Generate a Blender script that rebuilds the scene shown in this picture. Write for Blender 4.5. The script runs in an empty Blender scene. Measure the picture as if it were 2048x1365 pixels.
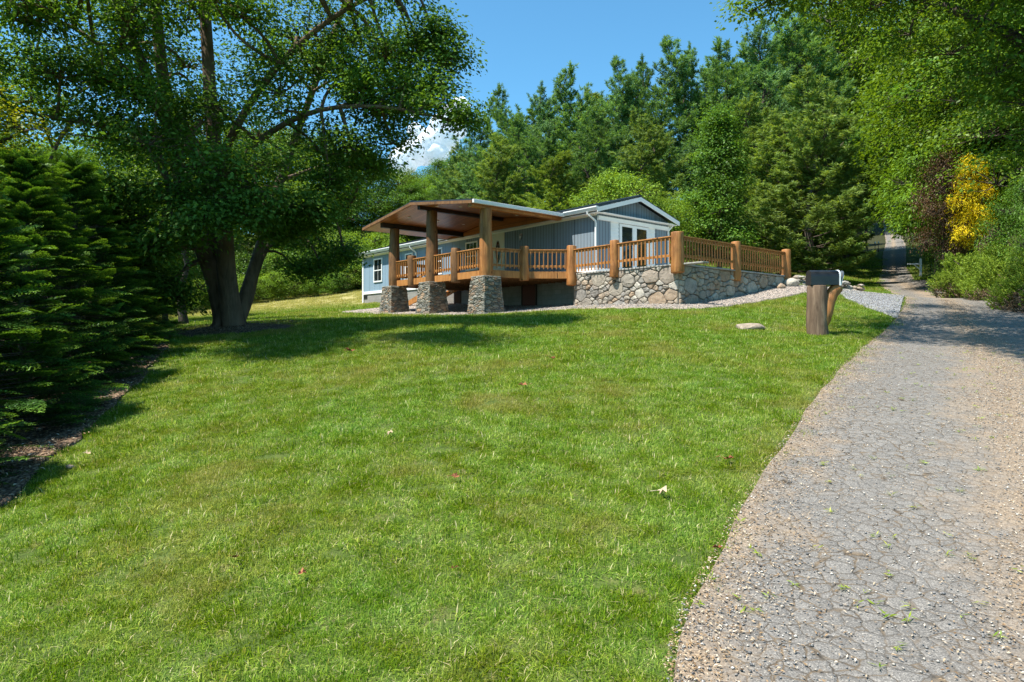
import bpy, math, random
import numpy as np
from mathutils import Vector, Matrix
from math import radians as R, sin, cos, pi

# ------------------------------------------------------------------ camera, sky, sun
FPX, HZ, EYE = 1355.5, 673.3, 1.65
scene = bpy.context.scene
COL = scene.collection
cam_d = bpy.data.cameras.new("camera")
cam = bpy.data.objects.new("camera", cam_d)
COL.objects.link(cam)
cam.location = (0, 0, EYE)
cam.rotation_euler = (R(90), 0, 0)
cam_d.sensor_width = 36.0
cam_d.lens = FPX / 2048 * 36.0
cam_d.shift_y = -(682.5 - HZ) / 2048 * 1.0
cam_d.clip_start = 0.05
cam_d.clip_end = 6000
scene.camera = cam

SUN_EL = 63.0
SUN_AZ = (-0.88, -0.47)
world = bpy.data.worlds.new("World")
scene.world = world
world.use_nodes = True
wn = world.node_tree
sky = wn.nodes.new("ShaderNodeTexSky")
sky.sky_type = 'NISHITA'
sky.sun_disc = False
sky.sun_elevation = R(SUN_EL)
sky.sun_rotation = math.atan2(SUN_AZ[0], SUN_AZ[1]) % (2 * pi)
sky.altitude = 700
sky.air_density = 1.0
sky.dust_density = 0.25
sky.ozone_density = 2.2
tint = wn.nodes.new("ShaderNodeMix"); tint.data_type = 'RGBA'; tint.blend_type = 'MULTIPLY'; tint.inputs[0].default_value = 1.0
wn.links.new(sky.outputs[0], tint.inputs[6]); tint.inputs[7].default_value = (0.60, 1.06, 1.10, 1)
wn.links.new(tint.outputs[2], wn.nodes["Background"].inputs[0])
wn.nodes["Background"].inputs[1].default_value = 0.112
sun_d = bpy.data.lights.new("sun", 'SUN')
sun_d.energy = 5.0
sun_d.angle = R(0.55)
sun_d.color = (1.0, 0.955, 0.87)
sun = bpy.data.objects.new("sun", sun_d)
COL.objects.link(sun)
sd = Vector((SUN_AZ[0], SUN_AZ[1], math.hypot(*SUN_AZ) * math.tan(R(SUN_EL)))).normalized()
sun.rotation_euler = sd.to_track_quat('Z', 'Y').to_euler()
sun.location = (-30, -20, 60)
scene.view_settings.view_transform = 'Standard'
scene.view_settings.look = 'None'
scene.view_settings.exposure = 1.0
scene.view_settings.gamma = 1.0
scene.cycles.max_bounces = 6
scene.cycles.transparent_max_bounces = 4
scene.cycles.use_denoising = True
scene.cycles.denoising_prefilter = 'NONE'

# ------------------------------------------------------------------ helpers
def at(px, py, Y):
    return ((px - 1024) / FPX * Y, Y, (HZ - py) / FPX * Y + EYE)

def tag(o, label=None, cat=None, group=None, kind=None):
    if label: o["label"] = label
    if cat: o["category"] = cat
    if group: o["group"] = group
    if kind: o["kind"] = kind
    return o

def empty(name, loc=(0, 0, 0), rz=0.0):
    o = bpy.data.objects.new(name, None)
    o.empty_display_size = 0.3
    o.location = loc
    o.rotation_euler = (0, 0, rz)
    COL.objects.link(o)
    return o

def link_mesh(name, me, parent=None, loc=None):
    o = bpy.data.objects.new(name, me)
    COL.objects.link(o)
    if parent is not None: o.parent = parent
    if loc is not None: o.location = loc
    return o

def np_mesh(name, V, F, mats, rnd=None, smooth=False, midx=None, uv=None):
    """V (n,3), F (m,3|4) arrays -> mesh, with an optional per-face float 'rnd'."""
    V = np.ascontiguousarray(V, dtype=np.float32); F = np.ascontiguousarray(F, dtype=np.int32)
    me = bpy.data.meshes.new(name)
    n, m, k = len(V), len(F), F.shape[1]
    me.vertices.add(n); me.vertices.foreach_set("co", V.ravel())
    me.loops.add(m * k); me.loops.foreach_set("vertex_index", F.ravel())
    me.polygons.add(m)
    me.polygons.foreach_set("loop_start", np.arange(m, dtype=np.int32) * k)
    if smooth: me.polygons.foreach_set("use_smooth", np.ones(m, dtype=bool))
    for mt in (mats if isinstance(mats, (list, tuple)) else [mats]): me.materials.append(mt)
    if midx is not None: me.polygons.foreach_set("material_index", np.asarray(midx, dtype=np.int32))
    if uv is not None:
        l = me.uv_layers.new(name="UVMap"); l.data.foreach_set("uv", np.ascontiguousarray(uv[F.ravel()], dtype=np.float32).ravel())
    me.update(calc_edges=True)
    if rnd is not None:
        a = me.attributes.new("rnd", 'FLOAT', 'FACE'); a.data.foreach_set("value", np.asarray(rnd, dtype=np.float32))
    return me

class MB:
    """collects polygons, built as ONE mesh object"""
    def __init__(s): s.v = []; s.f = []; s.r = []; s.sm = []
    def add(s, vs, fs, rnd=0.5, smooth=False):
        b = len(s.v); s.v += [tuple(v) for v in vs]
        for f in fs: s.f.append(tuple(b + i for i in f)); s.r.append(rnd); s.sm.append(smooth)
    def box(s, o, a, b, c, rnd=0.5):
        """parallelepiped from corner o and edge vectors a,b,c"""
        o, a, b, c = map(Vector, (o, a, b, c))
        vs = [o, o + a, o + a + b, o + b, o + c, o + a + c, o + a + b + c, o + b + c]
        if a.cross(b).dot(c) < 0: fs = [(0, 1, 2, 3), (7, 6, 5, 4), (4, 5, 1, 0), (5, 6, 2, 1), (6, 7, 3, 2), (7, 4, 0, 3)]
        else: fs = [(3, 2, 1, 0), (4, 5, 6, 7), (0, 1, 5, 4), (1, 2, 6, 5), (2, 3, 7, 6), (3, 0, 4, 7)]
        s.add(vs, fs, rnd)
    def bar(s, p, q, w, h, up=(0, 0, 1), rnd=0.5):
        """beam from p to q; w sideways, h along up, centred on the line"""
        p, q, up = Vector(p), Vector(q), Vector(up)
        d = q - p; side = d.cross(up).normalized() * w; u2 = side.cross(d).normalized() * h
        s.box(p - side / 2 - u2 / 2, d, side, u2, rnd)
    def tube(s, pts, rad, n=8, caps=True, rnd=0.5, wob=0.0, smooth=True, ph=0.0):
        pts = [Vector(p) for p in pts]; m = len(pts)
        if not isinstance(rad, (list, tuple)): rad = [rad] * m
        vs = []
        ref = Vector((0, 0, 1)) if abs((pts[-1] - pts[0]).normalized().z) < 0.8 else Vector((1, 0, 0))
        for i, p in enumerate(pts):
            d = (pts[min(i + 1, m - 1)] - pts[max(i - 1, 0)]).normalized()
            a = d.cross(ref).normalized(); b = d.cross(a)
            for k in range(n):
                t = 2 * pi * k / n + ph
                r = rad[i] * (1 + wob * (sin(3 * t + i * 0.9) * .5 + sin(5 * t - i * 1.7) * .5))
                vs.append(p + a * (cos(t) * r) + b * (sin(t) * r))
        fs = []
        for i in range(m - 1):
            for k in range(n):
                k2 = (k + 1) % n
                fs.append((i * n + k, (i + 1) * n + k, (i + 1) * n + k2, i * n + k2))
        s.add(vs, fs, rnd, smooth)
        if caps:
            b = len(s.v) - len(vs)
            s.f.append(tuple(b + k for k in range(n))); s.r.append(rnd); s.sm.append(False)
            s.f.append(tuple(b + (m - 1) * n + k for k in reversed(range(n)))); s.r.append(rnd); s.sm.append(False)
    def build(s, name, mat, parent=None, bevel=0.0):
        me = bpy.data.meshes.new(name)
        me.from_pydata(s.v, [], s.f); me.update()
        for mt in (mat if isinstance(mat, (list, tuple)) else [mat]): me.materials.append(mt)
        me.polygons.foreach_set("use_smooth", s.sm)
        a = me.attributes.new("rnd", 'FLOAT', 'FACE'); a.data.foreach_set("value", s.r)
        o = link_mesh(name, me, parent)
        if bevel:
            md = o.modifiers.new("bevel", 'BEVEL'); md.width = bevel; md.segments = 2; md.limit_method = 'ANGLE'
        return o

# ------------------------------------------------------------------ material helpers
class NT:
    def __init__(s, name, rough=0.8, spec=0.3):
        s.m = bpy.data.materials.new(name); s.m.use_nodes = True; s.t = s.m.node_tree
        s.b = s.t.nodes["Principled BSDF"]; s.out = s.t.nodes["Material Output"]
        s.b.inputs["Roughness"].default_value = rough; s.b.inputs["Specular IOR Level"].default_value = spec
    def n(s, t, **kw):
        nd = s.t.nodes.new("ShaderNode" + t)
        for k, v in kw.items():
            if k.startswith("i_"):
                key = k[2:].replace("_", " "); nd.inputs[int(key) if key.isdigit() else key].default_value = v
            else: setattr(nd, k, v)
        return nd
    def l(s, a, b): s.t.links.new(a, b)
    def coord(s, kind="Object", scale=(1, 1, 1)):
        if kind == "World": src = s.n("NewGeometry").outputs["Position"]
        else: src = s.n("TexCoord").outputs[kind]
        mp = s.n("Mapping"); mp.inputs["Scale"].default_value = scale; s.l(src, mp.inputs[0]); return mp.outputs[0]
    def noise(s, vec, scale, detail=4, rough=0.55, dist=0.0):
        nd = s.n("TexNoise"); nd.inputs["Scale"].default_value = scale; nd.inputs["Detail"].default_value = detail
        nd.inputs["Roughness"].default_value = rough; nd.inputs["Distortion"].default_value = dist
        s.l(vec, nd.inputs["Vector"]); return nd.outputs["Fac"]
    def ramp(s, fac, stops, mode='LINEAR'):
        nd = s.n("ValToRGB"); cr = nd.color_ramp; cr.interpolation = mode
        while len(cr.elements) < len(stops): cr.elements.new(0.5)
        for e, (p, c) in zip(cr.elements, stops):
            e.position = p; e.color = tuple(c) + (1,) if len(c) == 3 else c
        s.l(fac, nd.inputs[0]); return nd.outputs[0]
    def fr(s, fac, a, b, c=0.0, d=1.0):
        nd = s.n("MapRange"); nd.inputs[1].default_value = a; nd.inputs[2].default_value = b
        nd.inputs[3].default_value = c; nd.inputs[4].default_value = d; s.l(fac, nd.inputs[0]); return nd.outputs[0]
    def mix(s, fac, a, b, blend='MIX'):
        nd = s.n("Mix", data_type='RGBA', blend_type=blend)
        for src, i in ((fac, 0), (a, 6), (b, 7)):
            if isinstance(src, (float, int)): nd.inputs[i].default_value = src
            elif isinstance(src, tuple): nd.inputs[i].default_value = src + (1,)
            else: s.l(src, nd.inputs[i])
        return nd.outputs[2]
    def math(s, op, a, b=None, c=None):
        nd = s.n("Math", operation=op)
        for i, x in enumerate((a, b, c)):
            if x is None: continue
            if isinstance(x, (float, int)): nd.inputs[i].default_value = x
            else: s.l(x, nd.inputs[i])
        return nd.outputs[0]
    def attr(s, name="rnd"):
        return s.n("Attribute", attribute_name=name).outputs["Fac"]
    def bump(s, h, strength=0.3, dist=0.02, prev=None):
        nd = s.n("Bump"); nd.inputs["Strength"].default_value = strength; nd.inputs["Distance"].default_value = dist
        s.l(h, nd.inputs["Height"])
        if prev is not None: s.l(prev, nd.inputs["Normal"])
        return nd.outputs[0]
    def base(s, c): 
        if isinstance(c, tuple): s.b.inputs["Base Color"].default_value = c + (1,)
        else: s.l(c, s.b.inputs["Base Color"])
    def normal(s, n): s.l(n, s.b.inputs["Normal"])

def foliage(name, c1, c2, c3, trans=0.35, rough=0.5, wscale=0.35, spec=0.15, var=0.35):
    """leaf: three greens chosen per leaf, slow drift over the place, part of the light passes through"""
    t = NT(name, rough, spec)
    col = t.ramp(t.attr(), [(0.0, c1), (0.55, c2), (1.0, c3)])
    nz = t.noise(t.coord("World"), wscale, 3)
    f = t.fr(nz, 0.3, 0.7, 1 - var, 1 + var)
    hs = t.n("HueSaturation"); t.l(col, hs.inputs["Color"]); t.l(f, hs.inputs["Value"]); col = hs.outputs[0]
    t.base(col)
    tr = t.n("BsdfTranslucent")
    tc = t.mix(1.0, col, (1.25, 1.15, 0.35), 'MULTIPLY'); t.l(tc, tr.inputs[0])
    ms = t.n("MixShader"); ms.inputs[0].default_value = trans
    t.l(t.b.outputs[0], ms.inputs[1]); t.l(tr.outputs[0], ms.inputs[2]); t.l(ms.outputs[0], t.out.inputs[0])
    return t.m

def bark(name, c1, c2, sc=(9, 9, 1.6), strength=0.7):
    t = NT(name, 0.9, 0.15)
    v = t.coord("Object", sc)
    n1 = t.noise(v, 1.0, 6, 0.65, 0.4)
    n2 = t.noise(t.coord("Object"), 1.3, 3)
    t.base(t.mix(t.fr(n2, 0.35, 0.7), t.ramp(n1, [(0.3, c1), (0.7, c2)]), t.ramp(n1, [(0.3, c2), (0.75, tuple(x * 1.35 for x in c2))])))
    t.normal(t.bump(n1, strength, 0.05)); return t.m

M = {}
# ---- wood
def log_mat(name, c1, c2, c3, rough=0.55):
    t = NT(name, rough, 0.35)
    v = t.coord("Object", (14, 14, 1.2)); n1 = t.noise(v, 1.0, 6, 0.6, 0.8)
    n2 = t.noise(t.coord("Object", (1.2, 1.2, .8)), 1.6, 4, 0.6)
    c = t.ramp(n1, [(0.25, c1), (0.5, c2), (0.75, c3)])
    c = t.mix(t.fr(n2, 0.5, 0.72, 0, 0.75), c, tuple(x * 0.55 for x in c1))
    kn = t.n("TexVoronoi"); kn.inputs["Scale"].default_value = 1.0; t.l(t.coord("Object", (2.6, 2.6, 1.5)), kn.inputs["Vector"])
    c = t.mix(t.fr(kn.outputs["Distance"], 0.05, 0.11, 1, 0), c, tuple(x * 0.3 for x in c1))
    t.base(c); t.normal(t.bump(n1, 0.5, 0.02)); return t.m
M['log'] = log_mat("cedar_log", (0.17, 0.062, 0.018), (0.36, 0.150, 0.042), (0.50, 0.245, 0.085))
M['log_dark'] = log_mat("weathered_log", (0.085, 0.045, 0.02), (0.20, 0.098, 0.038), (0.30, 0.155, 0.065))
M['rail'] = log_mat("cedar_rail", (0.26, 0.10, 0.025), (0.42, 0.18, 0.05), (0.52, 0.25, 0.08))
t = NT("cedar_ceiling", 0.32, 0.5)
v = t.coord("Object")
br = t.n("TexBrick", offset=0.37); br.inputs["Scale"].default_value = 1.0
for k_, v_ in (("Mortar Size", 0.006), ("Brick Width", 2.3), ("Row Height", 0.13), ("Bias", 0.0)): br.inputs[k_].default_value = v_
br.inputs["Color1"].default_value = (0.58, 0.225, 0.07, 1); br.inputs["Color2"].default_value = (0.38, 0.13, 0.042, 1); br.inputs["Mortar"].default_value = (0.06, 0.02, 0.01, 1)
t.l(v, br.inputs["Vector"])
g = t.noise(t.coord("Object", (1.5, 18, 18)), 1.0, 5)
t.base(t.mix(t.fr(g, 0.3, 0.7, 0, 0.5), br.outputs[0], (0.16, 0.05, 0.016))); M['ceiling'] = t.m
# ---- siding: vertical grooves
def siding(name, k1, k2, kg, pitch, gw):
  t = NT(name, 0.7, 0.25)
  sep = t.n("SeparateXYZ"); t.l(t.coord("Object"), sep.inputs[0])
  s_ = t.math('ADD', sep.outputs[0], sep.outputs[1])
  fr_ = t.math('FRACT', t.math('MULTIPLY', s_, 1 / pitch))
  gr = t.math('LESS_THAN', fr_, gw)
  big = t.math('LESS_THAN', t.math('FRACT', t.math('MULTIPLY', s_, 1 / 1.22)), 0.03)
  gr = t.math('MAXIMUM', gr, big)
  nz = t.noise(t.coord("Object", (1.2, 1.2, .5)), 1.1, 4)
  c = t.ramp(nz, [(0.3, k1), (0.7, k2)])
  t.base(t.mix(gr, c, kg))
  t.normal(t.bump(t.math('SUBTRACT', 1.0, gr), 0.6, 0.012))
  return t.m
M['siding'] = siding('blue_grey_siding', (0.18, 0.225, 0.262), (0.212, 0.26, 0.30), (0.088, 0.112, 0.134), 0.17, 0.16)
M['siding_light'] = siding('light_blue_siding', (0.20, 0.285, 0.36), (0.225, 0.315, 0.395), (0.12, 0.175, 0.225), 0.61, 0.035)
def plain(name, c, rough=0.5, spec=0.4, metal=0.0, vary=0.12, sc=3.0, bump=0.0):
    t = NT(name, rough, spec); t.b.inputs["Metallic"].default_value = metal
    nz = t.noise(t.coord("Object"), sc, 5)
    t.base(t.mix(t.fr(nz, 0.3, 0.7, 0, 1), tuple(x * (1 - vary) for x in c), tuple(min(1, x * (1 + vary)) for x in c)))
    if bump: t.normal(t.bump(t.noise(t.coord("Object"), sc * 9, 4), bump, 0.01))
    return t.m
M['white'] = plain("white_trim", (0.80, 0.80, 0.78), 0.5, 0.4, vary=0.04)
M['cream'] = plain("cream_door", (0.70, 0.66, 0.52), 0.45, vary=0.04)
M['roof'] = plain("dark_metal_roof", (0.05, 0.058, 0.062), 0.35, 0.5, 0.5, vary=0.1)
M['dark'] = plain("dark_beam", (0.035, 0.02, 0.014), 0.5, vary=0.2)
M['red_door'] = plain("red_brown_door", (0.10, 0.022, 0.016), 0.5, vary=0.2)
M['black'] = plain("black_metal", (0.02, 0.021, 0.023), 0.3, 0.5, 0.2, vary=0.15)
M['slab'] = plain("patio_slab", (0.50, 0.50, 0.48), 0.8, vary=0.08, sc=2, bump=0.2)
M['steel'] = plain("grey_steel", (0.5, 0.5, 0.5), 0.35, 0.5, 0.8)
M['lamp'] = plain("recessed_lamp", (0.85, 0.82, 0.75), 0.3, vary=0.02)
t = NT("block_foundation", 0.9, 0.2)
br = t.n("TexBrick"); br.inputs["Scale"].default_value = 1.0
for k_, v_ in (("Mortar Size", 0.008), ("Brick Width", 0.4), ("Row Height", 0.2)): br.inputs[k_].default_value = v_
sp_ = t.n("SeparateXYZ"); t.l(t.coord("Object"), sp_.inputs[0])
cb = t.n("CombineXYZ"); t.l(t.math('ADD', sp_.outputs[0], sp_.outputs[1]), cb.inputs[0]); t.l(sp_.outputs[2], cb.inputs[1]); t.l(cb.outputs[0], br.inputs["Vector"])
br.inputs["Color1"].default_value = (0.30, 0.29, 0.27, 1); br.inputs["Color2"].default_value = (0.25, 0.24, 0.225, 1); br.inputs["Mortar"].default_value = (0.2, 0.195, 0.18, 1)
nz = t.noise(t.coord("Object"), 1.6, 5, 0.65)
t.base(t.mix(t.fr(nz, 0.4, 0.75, 0, .6), br.outputs[0], (0.17, 0.155, 0.13))); t.normal(t.bump(t.noise(t.coord("Object"), 40, 3), 0.3, 0.006)); M['block'] = t.m
t = NT("window_glass", 0.04, 0.8); t.base((0.015, 0.02, 0.02)); M['glass'] = t.m
# ---- stones
def stone_mat(name, cs, bumpd=0.03):
    t = NT(name, 0.85, 0.25)
    c = t.ramp(t.attr(), [(i / (len(cs) - 1), x) for i, x in enumerate(cs)])
    v = t.coord("World"); n1 = t.noise(v, 5.0, 7, 0.65, 0.6); n2 = t.noise(v, 28, 4, 0.6)
    c = t.mix(t.fr(n1, 0.38, 0.66, 0, .75), c, t.mix(1.0, c, (0.42, 0.42, 0.44), 'MULTIPLY'))
    c = t.mix(t.fr(n2, 0.52, 0.72, 0, .45), c, (0.48, 0.45, 0.38))
    t.base(c); t.normal(t.bump(n2, 0.5, 0.01, t.bump(n1, 0.9, bumpd))); return t.m
M['stone'] = stone_mat("field_stone", [(0.20, 0.185, 0.165), (0.38, 0.33, 0.26), (0.26, 0.245, 0.22), (0.50, 0.46, 0.385), (0.35, 0.25, 0.165), (0.34, 0.325, 0.30)])
M['pier_stone'] = stone_mat("ledge_stone", [(0.15, 0.155, 0.135), (0.26, 0.245, 0.20), (0.34, 0.31, 0.25), (0.19, 0.20, 0.185), (0.40, 0.26, 0.16), (0.29, 0.28, 0.24)])
M['mortar'] = plain("mortar", (0.21, 0.19, 0.165), 0.95, 0.1, vary=0.25, sc=6, bump=0.6)
M['pier_mortar'] = plain("dark_mortar", (0.09, 0.085, 0.075), 0.95, 0.1, vary=0.25, sc=6, bump=0.6)
M['cap'] = stone_mat("cap_stone", [(0.36, 0.345, 0.31), (0.42, 0.40, 0.36)])
M['rock'] = stone_mat("lawn_rock", [(0.27, 0.21, 0.15), (0.36, 0.29, 0.22)])

# ---- ground
t = NT("lawn_soil", 0.95, 0.1)
v = t.coord("World"); n1 = t.noise(v, 0.22, 5, 0.6); n2 = t.noise(v, 3.5, 6, 0.7); n3 = t.noise(v, 45, 3, 0.7)
c = t.ramp(n2, [(0.3, (0.055, 0.085, 0.018)), (0.52, (0.10, 0.14, 0.03)), (0.75, (0.20, 0.18, 0.07))])
c = t.mix(t.fr(n3, 0.35, 0.65, 0, 0.6), c, (0.03, 0.045, 0.012))
far = t.n("SeparateXYZ"); t.l(v, far.inputs[0])
woods = t.fr(t.math('SUBTRACT', far.outputs[1], t.math('MULTIPLY', t.math('MAXIMUM', far.outputs[0], 0.0), .62)), 53, 57, 0, 1)
c = t.mix(t.math('MULTIPLY', t.fr(far.outputs[1], 36, 44), t.fr(far.outputs[0], -2, -8)), c, (0.33, 0.29, 0.12))
c = t.mix(woods, c, t.ramp(n2, [(0.35, (0.02, 0.03, 0.010)), (0.7, (0.06, 0.05, 0.025))]))
t.base(c); t.normal(t.bump(n3, 0.7, 0.03)); M['soil'] = t.m
t = NT("cracked_asphalt", 0.85, 0.25)
v = t.coord("World")
dv = t.n("TexNoise"); dv.inputs["Scale"].default_value = 5.0; dv.inputs["Detail"].default_value = 5; t.l(v, dv.inputs["Vector"])
vd = t.n("VectorMath", operation='MULTIPLY_ADD'); t.l(dv.outputs["Color"], vd.inputs[0]); vd.inputs[1].default_value = (.13, .13, 0); t.l(v, vd.inputs[2])
ml = t.n("Mapping"); ml.inputs["Scale"].default_value = (1, 1, 0.0); t.l(vd.outputs[0], ml.inputs[0])
vo = t.n("TexVoronoi", feature='DISTANCE_TO_EDGE'); vo.inputs["Scale"].default_value = 8.6; vo.inputs["Randomness"].default_value = 0.85; t.l(ml.outputs[0], vo.inputs["Vector"])
vc = t.n("TexVoronoi"); vc.inputs["Scale"].default_value = 8.6; vc.inputs["Randomness"].default_value = 0.85; t.l(ml.outputs[0], vc.inputs["Vector"])
edge = vo.outputs["Distance"]
n1 = t.noise(v, 0.9, 5, 0.65); n2 = t.noise(v, 12, 5, 0.7); n3 = t.noise(v, 95, 4, 0.85)
wid = t.fr(n2, 0.3, 0.68, 0.015, 0.085)
crk = t.math('SUBTRACT', 1.0, t.math('DIVIDE', edge, wid)); crk = t.fr(crk, 0.0, 0.75)
lm = t.fr(t.noise(v, 1.6, 5, 0.7), 0.34, 0.54, 0.25, 1.0); crk = t.math('MULTIPLY', crk, lm)
cell = t.fr(vc.outputs["Color"], 0, 1, 0.86, 1.1)
agg = t.ramp(n3, [(0.32, (0.055, 0.050, 0.045)), (0.45, (0.135, 0.125, 0.113)), (0.57, (0.215, 0.198, 0.176)), (0.67, (0.50, 0.455, 0.39))])
hs = t.n("HueSaturation"); t.l(agg, hs.inputs["Color"]); t.l(cell, hs.inputs["Value"]); c = hs.outputs[0]
c = t.mix(crk, c, t.ramp(n2, [(0.42, (0.045, 0.037, 0.028)), (0.66, (0.19, 0.14, 0.09))]))
uvn = t.n("SeparateXYZ"); t.l(t.coord("UV"), uvn.inputs[0]); U = uvn.outputs[0]; W_ = uvn.outputs[1]
nd2 = t.noise(v, 1.8, 6, 0.75)
eL = t.fr(t.math('ADD', U, t.math('MULTIPLY', t.math('SUBTRACT', nd2, .5), 0.50)), -0.03, 0.10, 1, 0)
dR = t.math('ABSOLUTE', t.math('SUBTRACT', t.math('ADD', U, t.math('MULTIPLY', t.math('SUBTRACT', nd2, .5), .45)), 0.43))
eR = t.fr(dR, 0.03, 0.17, 0.9, 0)
eE = t.fr(t.math('ADD', U, t.math('MULTIPLY', t.math('SUBTRACT', nd2, .5), 0.3)), 0.93, 1.0, 0, 1)
dirt = t.math('MAXIMUM', t.math('MAXIMUM', eL, eR), eE)
dcol = t.ramp(t.noise(v, 60, 4, 0.8), [(0.33, (0.10, 0.072, 0.048)), (0.5, (0.25, 0.185, 0.125)), (0.68, (0.45, 0.36, 0.26))])
c = t.mix(t.math('MULTIPLY', dirt, t.fr(n2, 0.25, 0.5, 0.35, 1)), c, dcol)
t.base(c)
h = t.math('MINIMUM', edge, 0.16)
t.normal(t.bump(n3, 0.7, 0.006, t.bump(h, 0.8, 0.06))); M['asphalt'] = t.m
def gravel_mat(name, cs, sc=38):
    t = NT(name, 0.9, 0.2); v = t.coord("World")
    vo = t.n("TexVoronoi"); vo.inputs["Scale"].default_value = sc; t.l(v, vo.inputs["Vector"])
    bw = t.n("SeparateColor"); t.l(vo.outputs["Color"], bw.inputs[0])
    c = t.ramp(bw.outputs[0], [(i / (len(cs) - 1), x) for i, x in enumerate(cs)])
    c = t.mix(t.fr(vo.outputs["Distance"], 0.3, 0.75), c, tuple(x * 0.25 for x in cs[0]))
    c = t.mix(t.fr(t.noise(v, .8, 5), .4, .7, 0, .3), c, tuple(x * .7 for x in cs[1]))
    t.base(c); t.normal(t.bump(vo.outputs["Distance"], -0.9, 0.02)); return t.m
M['gravel_tan'] = gravel_mat("tan_gravel", [(0.34, 0.27, 0.22), (0.50, 0.40, 0.33), (0.60, 0.52, 0.45), (0.42, 0.36, 0.33)])
M['gravel_grey'] = gravel_mat("grey_gravel", [(0.20, 0.205, 0.21), (0.33, 0.34, 0.35), (0.45, 0.45, 0.46), (0.27, 0.27, 0.28)])
M['mulch'] = gravel_mat("wood_mulch", [(0.08, 0.05, 0.032), (0.20, 0.125, 0.078), (0.36, 0.25, 0.165), (0.14, 0.085, 0.055)], 26)
M['litter'] = (lambda t: (t.base(t.ramp(t.attr(), [(0, (0.09, 0.05, 0.025)), (0.4, (0.28, 0.18, 0.09)), (0.7, (0.40, 0.30, 0.19)), (1, (0.55, 0.48, 0.38))])), t.m)[1])(NT("dry_litter", 0.85, 0.2))
M['pebble'] = (lambda t: (t.base(t.ramp(t.attr(), [(0, (0.10, 0.10, 0.10)), (0.4, (0.22, 0.21, 0.20)), (0.75, (0.36, 0.32, 0.27)), (1, (0.6, 0.56, 0.5))])), t.m)[1])(NT("pebbles", 0.85, 0.2))
M['brown_leaf'] = (lambda t: (t.base(t.ramp(t.attr(), [(0, (0.16, 0.05, 0.02)), (1, (0.33, 0.13, 0.06))])), t.m)[1])(NT("brown_leaf", 0.7, 0.2))
M['tan_leaf'] = (lambda t: (t.base(t.ramp(t.attr(), [(0, (0.45, 0.33, 0.2)), (1, (0.62, 0.52, 0.38))])), t.m)[1])(NT("tan_leaf", 0.7, 0.2))
# ---- grass
t = NT("grass_blade", 0.6, 0.10)
c = t.ramp(t.attr(), [(0.0, (0.038, 0.095, 0.006)), (0.40, (0.125, 0.235, 0.008)), (0.72, (0.24, 0.365, 0.014)), (0.90, (0.38, 0.44, 0.05)), (1.0, (0.60, 0.52, 0.26))])
v = t.coord("World"); n1 = t.noise(v, 0.55, 5, 0.65); n2 = t.noise(v, 2.6, 4, 0.65)
hs = t.n("HueSaturation"); t.l(c, hs.inputs["Color"]); t.l(t.fr(n2, 0.3, 0.7, 0.60, 1.40), hs.inputs["Value"]); t.l(t.fr(n1, 0.35, 0.65, 0.513, 0.470), hs.inputs["Hue"]); t.l(t.fr(n2, 0.3, 0.75, 1.08, 0.8), hs.inputs["Saturation"])
c = hs.outputs[0]
yy = t.n("SeparateXYZ"); t.l(v, yy.inputs[0])
dry = t.math('MULTIPLY', t.fr(yy.outputs[1], 37, 44), t.fr(yy.outputs[0], -2, -9)); c = t.mix(t.math('MULTIPLY', dry, .85), c, (0.42, 0.38, 0.15))
c = t.mix(t.fr(n1, 0.53, 0.68, 0, 0.6), c, (0.30, 0.27, 0.085))
n5 = t.noise(v, 7.0, 4, 0.7); c = t.mix(t.fr(n5, 0.60, 0.74, 0, 0.65), c, (0.36, 0.30, 0.13))
t.base(c); tr = t.n("BsdfTranslucent"); t.l(t.mix(1.0, c, (1.25, 1.25, 0.35), 'MULTIPLY'), tr.inputs[0])
ms = t.n("MixShader"); ms.inputs[0].default_value = 0.35; t.l(t.b.outputs[0], ms.inputs[1]); t.l(tr.outputs[0], ms.inputs[2]); t.l(ms.outputs[0], t.out.inputs[0]); M['grass'] = t.m

# ------------------------------------------------------------------ terrain
CP = [(-4, 0, -.3), (0, 0, -.2), (4, 0, -.1), (-3, 3.2, -.03), (0, 3.2, 0.0), (3, 3.2, .05), (8, 3, .2), (-8, 3, -.4),
      (0, 10, .95), (0, 15, 1.6), (3.5, 18, 2.05), (-3.5, 18, 1.9)]
for a in [(0, 985, 6.6), (280, 745, 12.5), (345, 680, 17), (455, 660, 19), (700, 641, 22), (970, 630, 25.2), (788, 627, 30.3),
          (1355, 612, 22.3), (1145, 616, 25.5), (1578, 572, 26.8), (1470, 598, 24.3), (1635, 672, 16.3), (1730, 690, 14.3),
          (1560, 900, 6.9), (1900, 760, 10), (2040, 715, 12.8), (1790, 640, 18.7), (2048, 628, 20), (1800, 600, 30), (1960, 592, 29),
          (1900, 574, 36), (1750, 566, 44), (1830, 562, 48), (1785, 540, 58), (1790, 500, 85), (1788, 482, 105), (722, 607, 41),
          (370, 628, 45), (500, 606, 50), (720, 583, 52), (360, 655, 22)]:
    CP.append(at(*a))
CP += [(-14, 20, 1.3), (-12, 8, -.3), (-25, 30, 1.5), (-40, 60, 4), (-30, 75, 8), (-10, 85, 12), (0, 62, 8.5), (12, 45, 6), (20, 60, 9.5),
       (10, 85, 15), (4, 36, 4.2), (14, 33, 4.2), (25, 22, 4), (31, 35, 6.5), (42, 50, 10), (64, 85, 17), (62, 30, 11),
       (0, 150, 27), (100, 150, 30), (-100, 150, 22), (160, 60, 24), (-100, 40, 3), (0, 280, 44), (-150, 280, 34), (200, 280, 50),
       (-100, -30, -6), (120, -30, 5), (0, -30, -3), (2, 30, 3.1), (-5, 36, 3.4)]
CP = np.array(CP, float)
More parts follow.
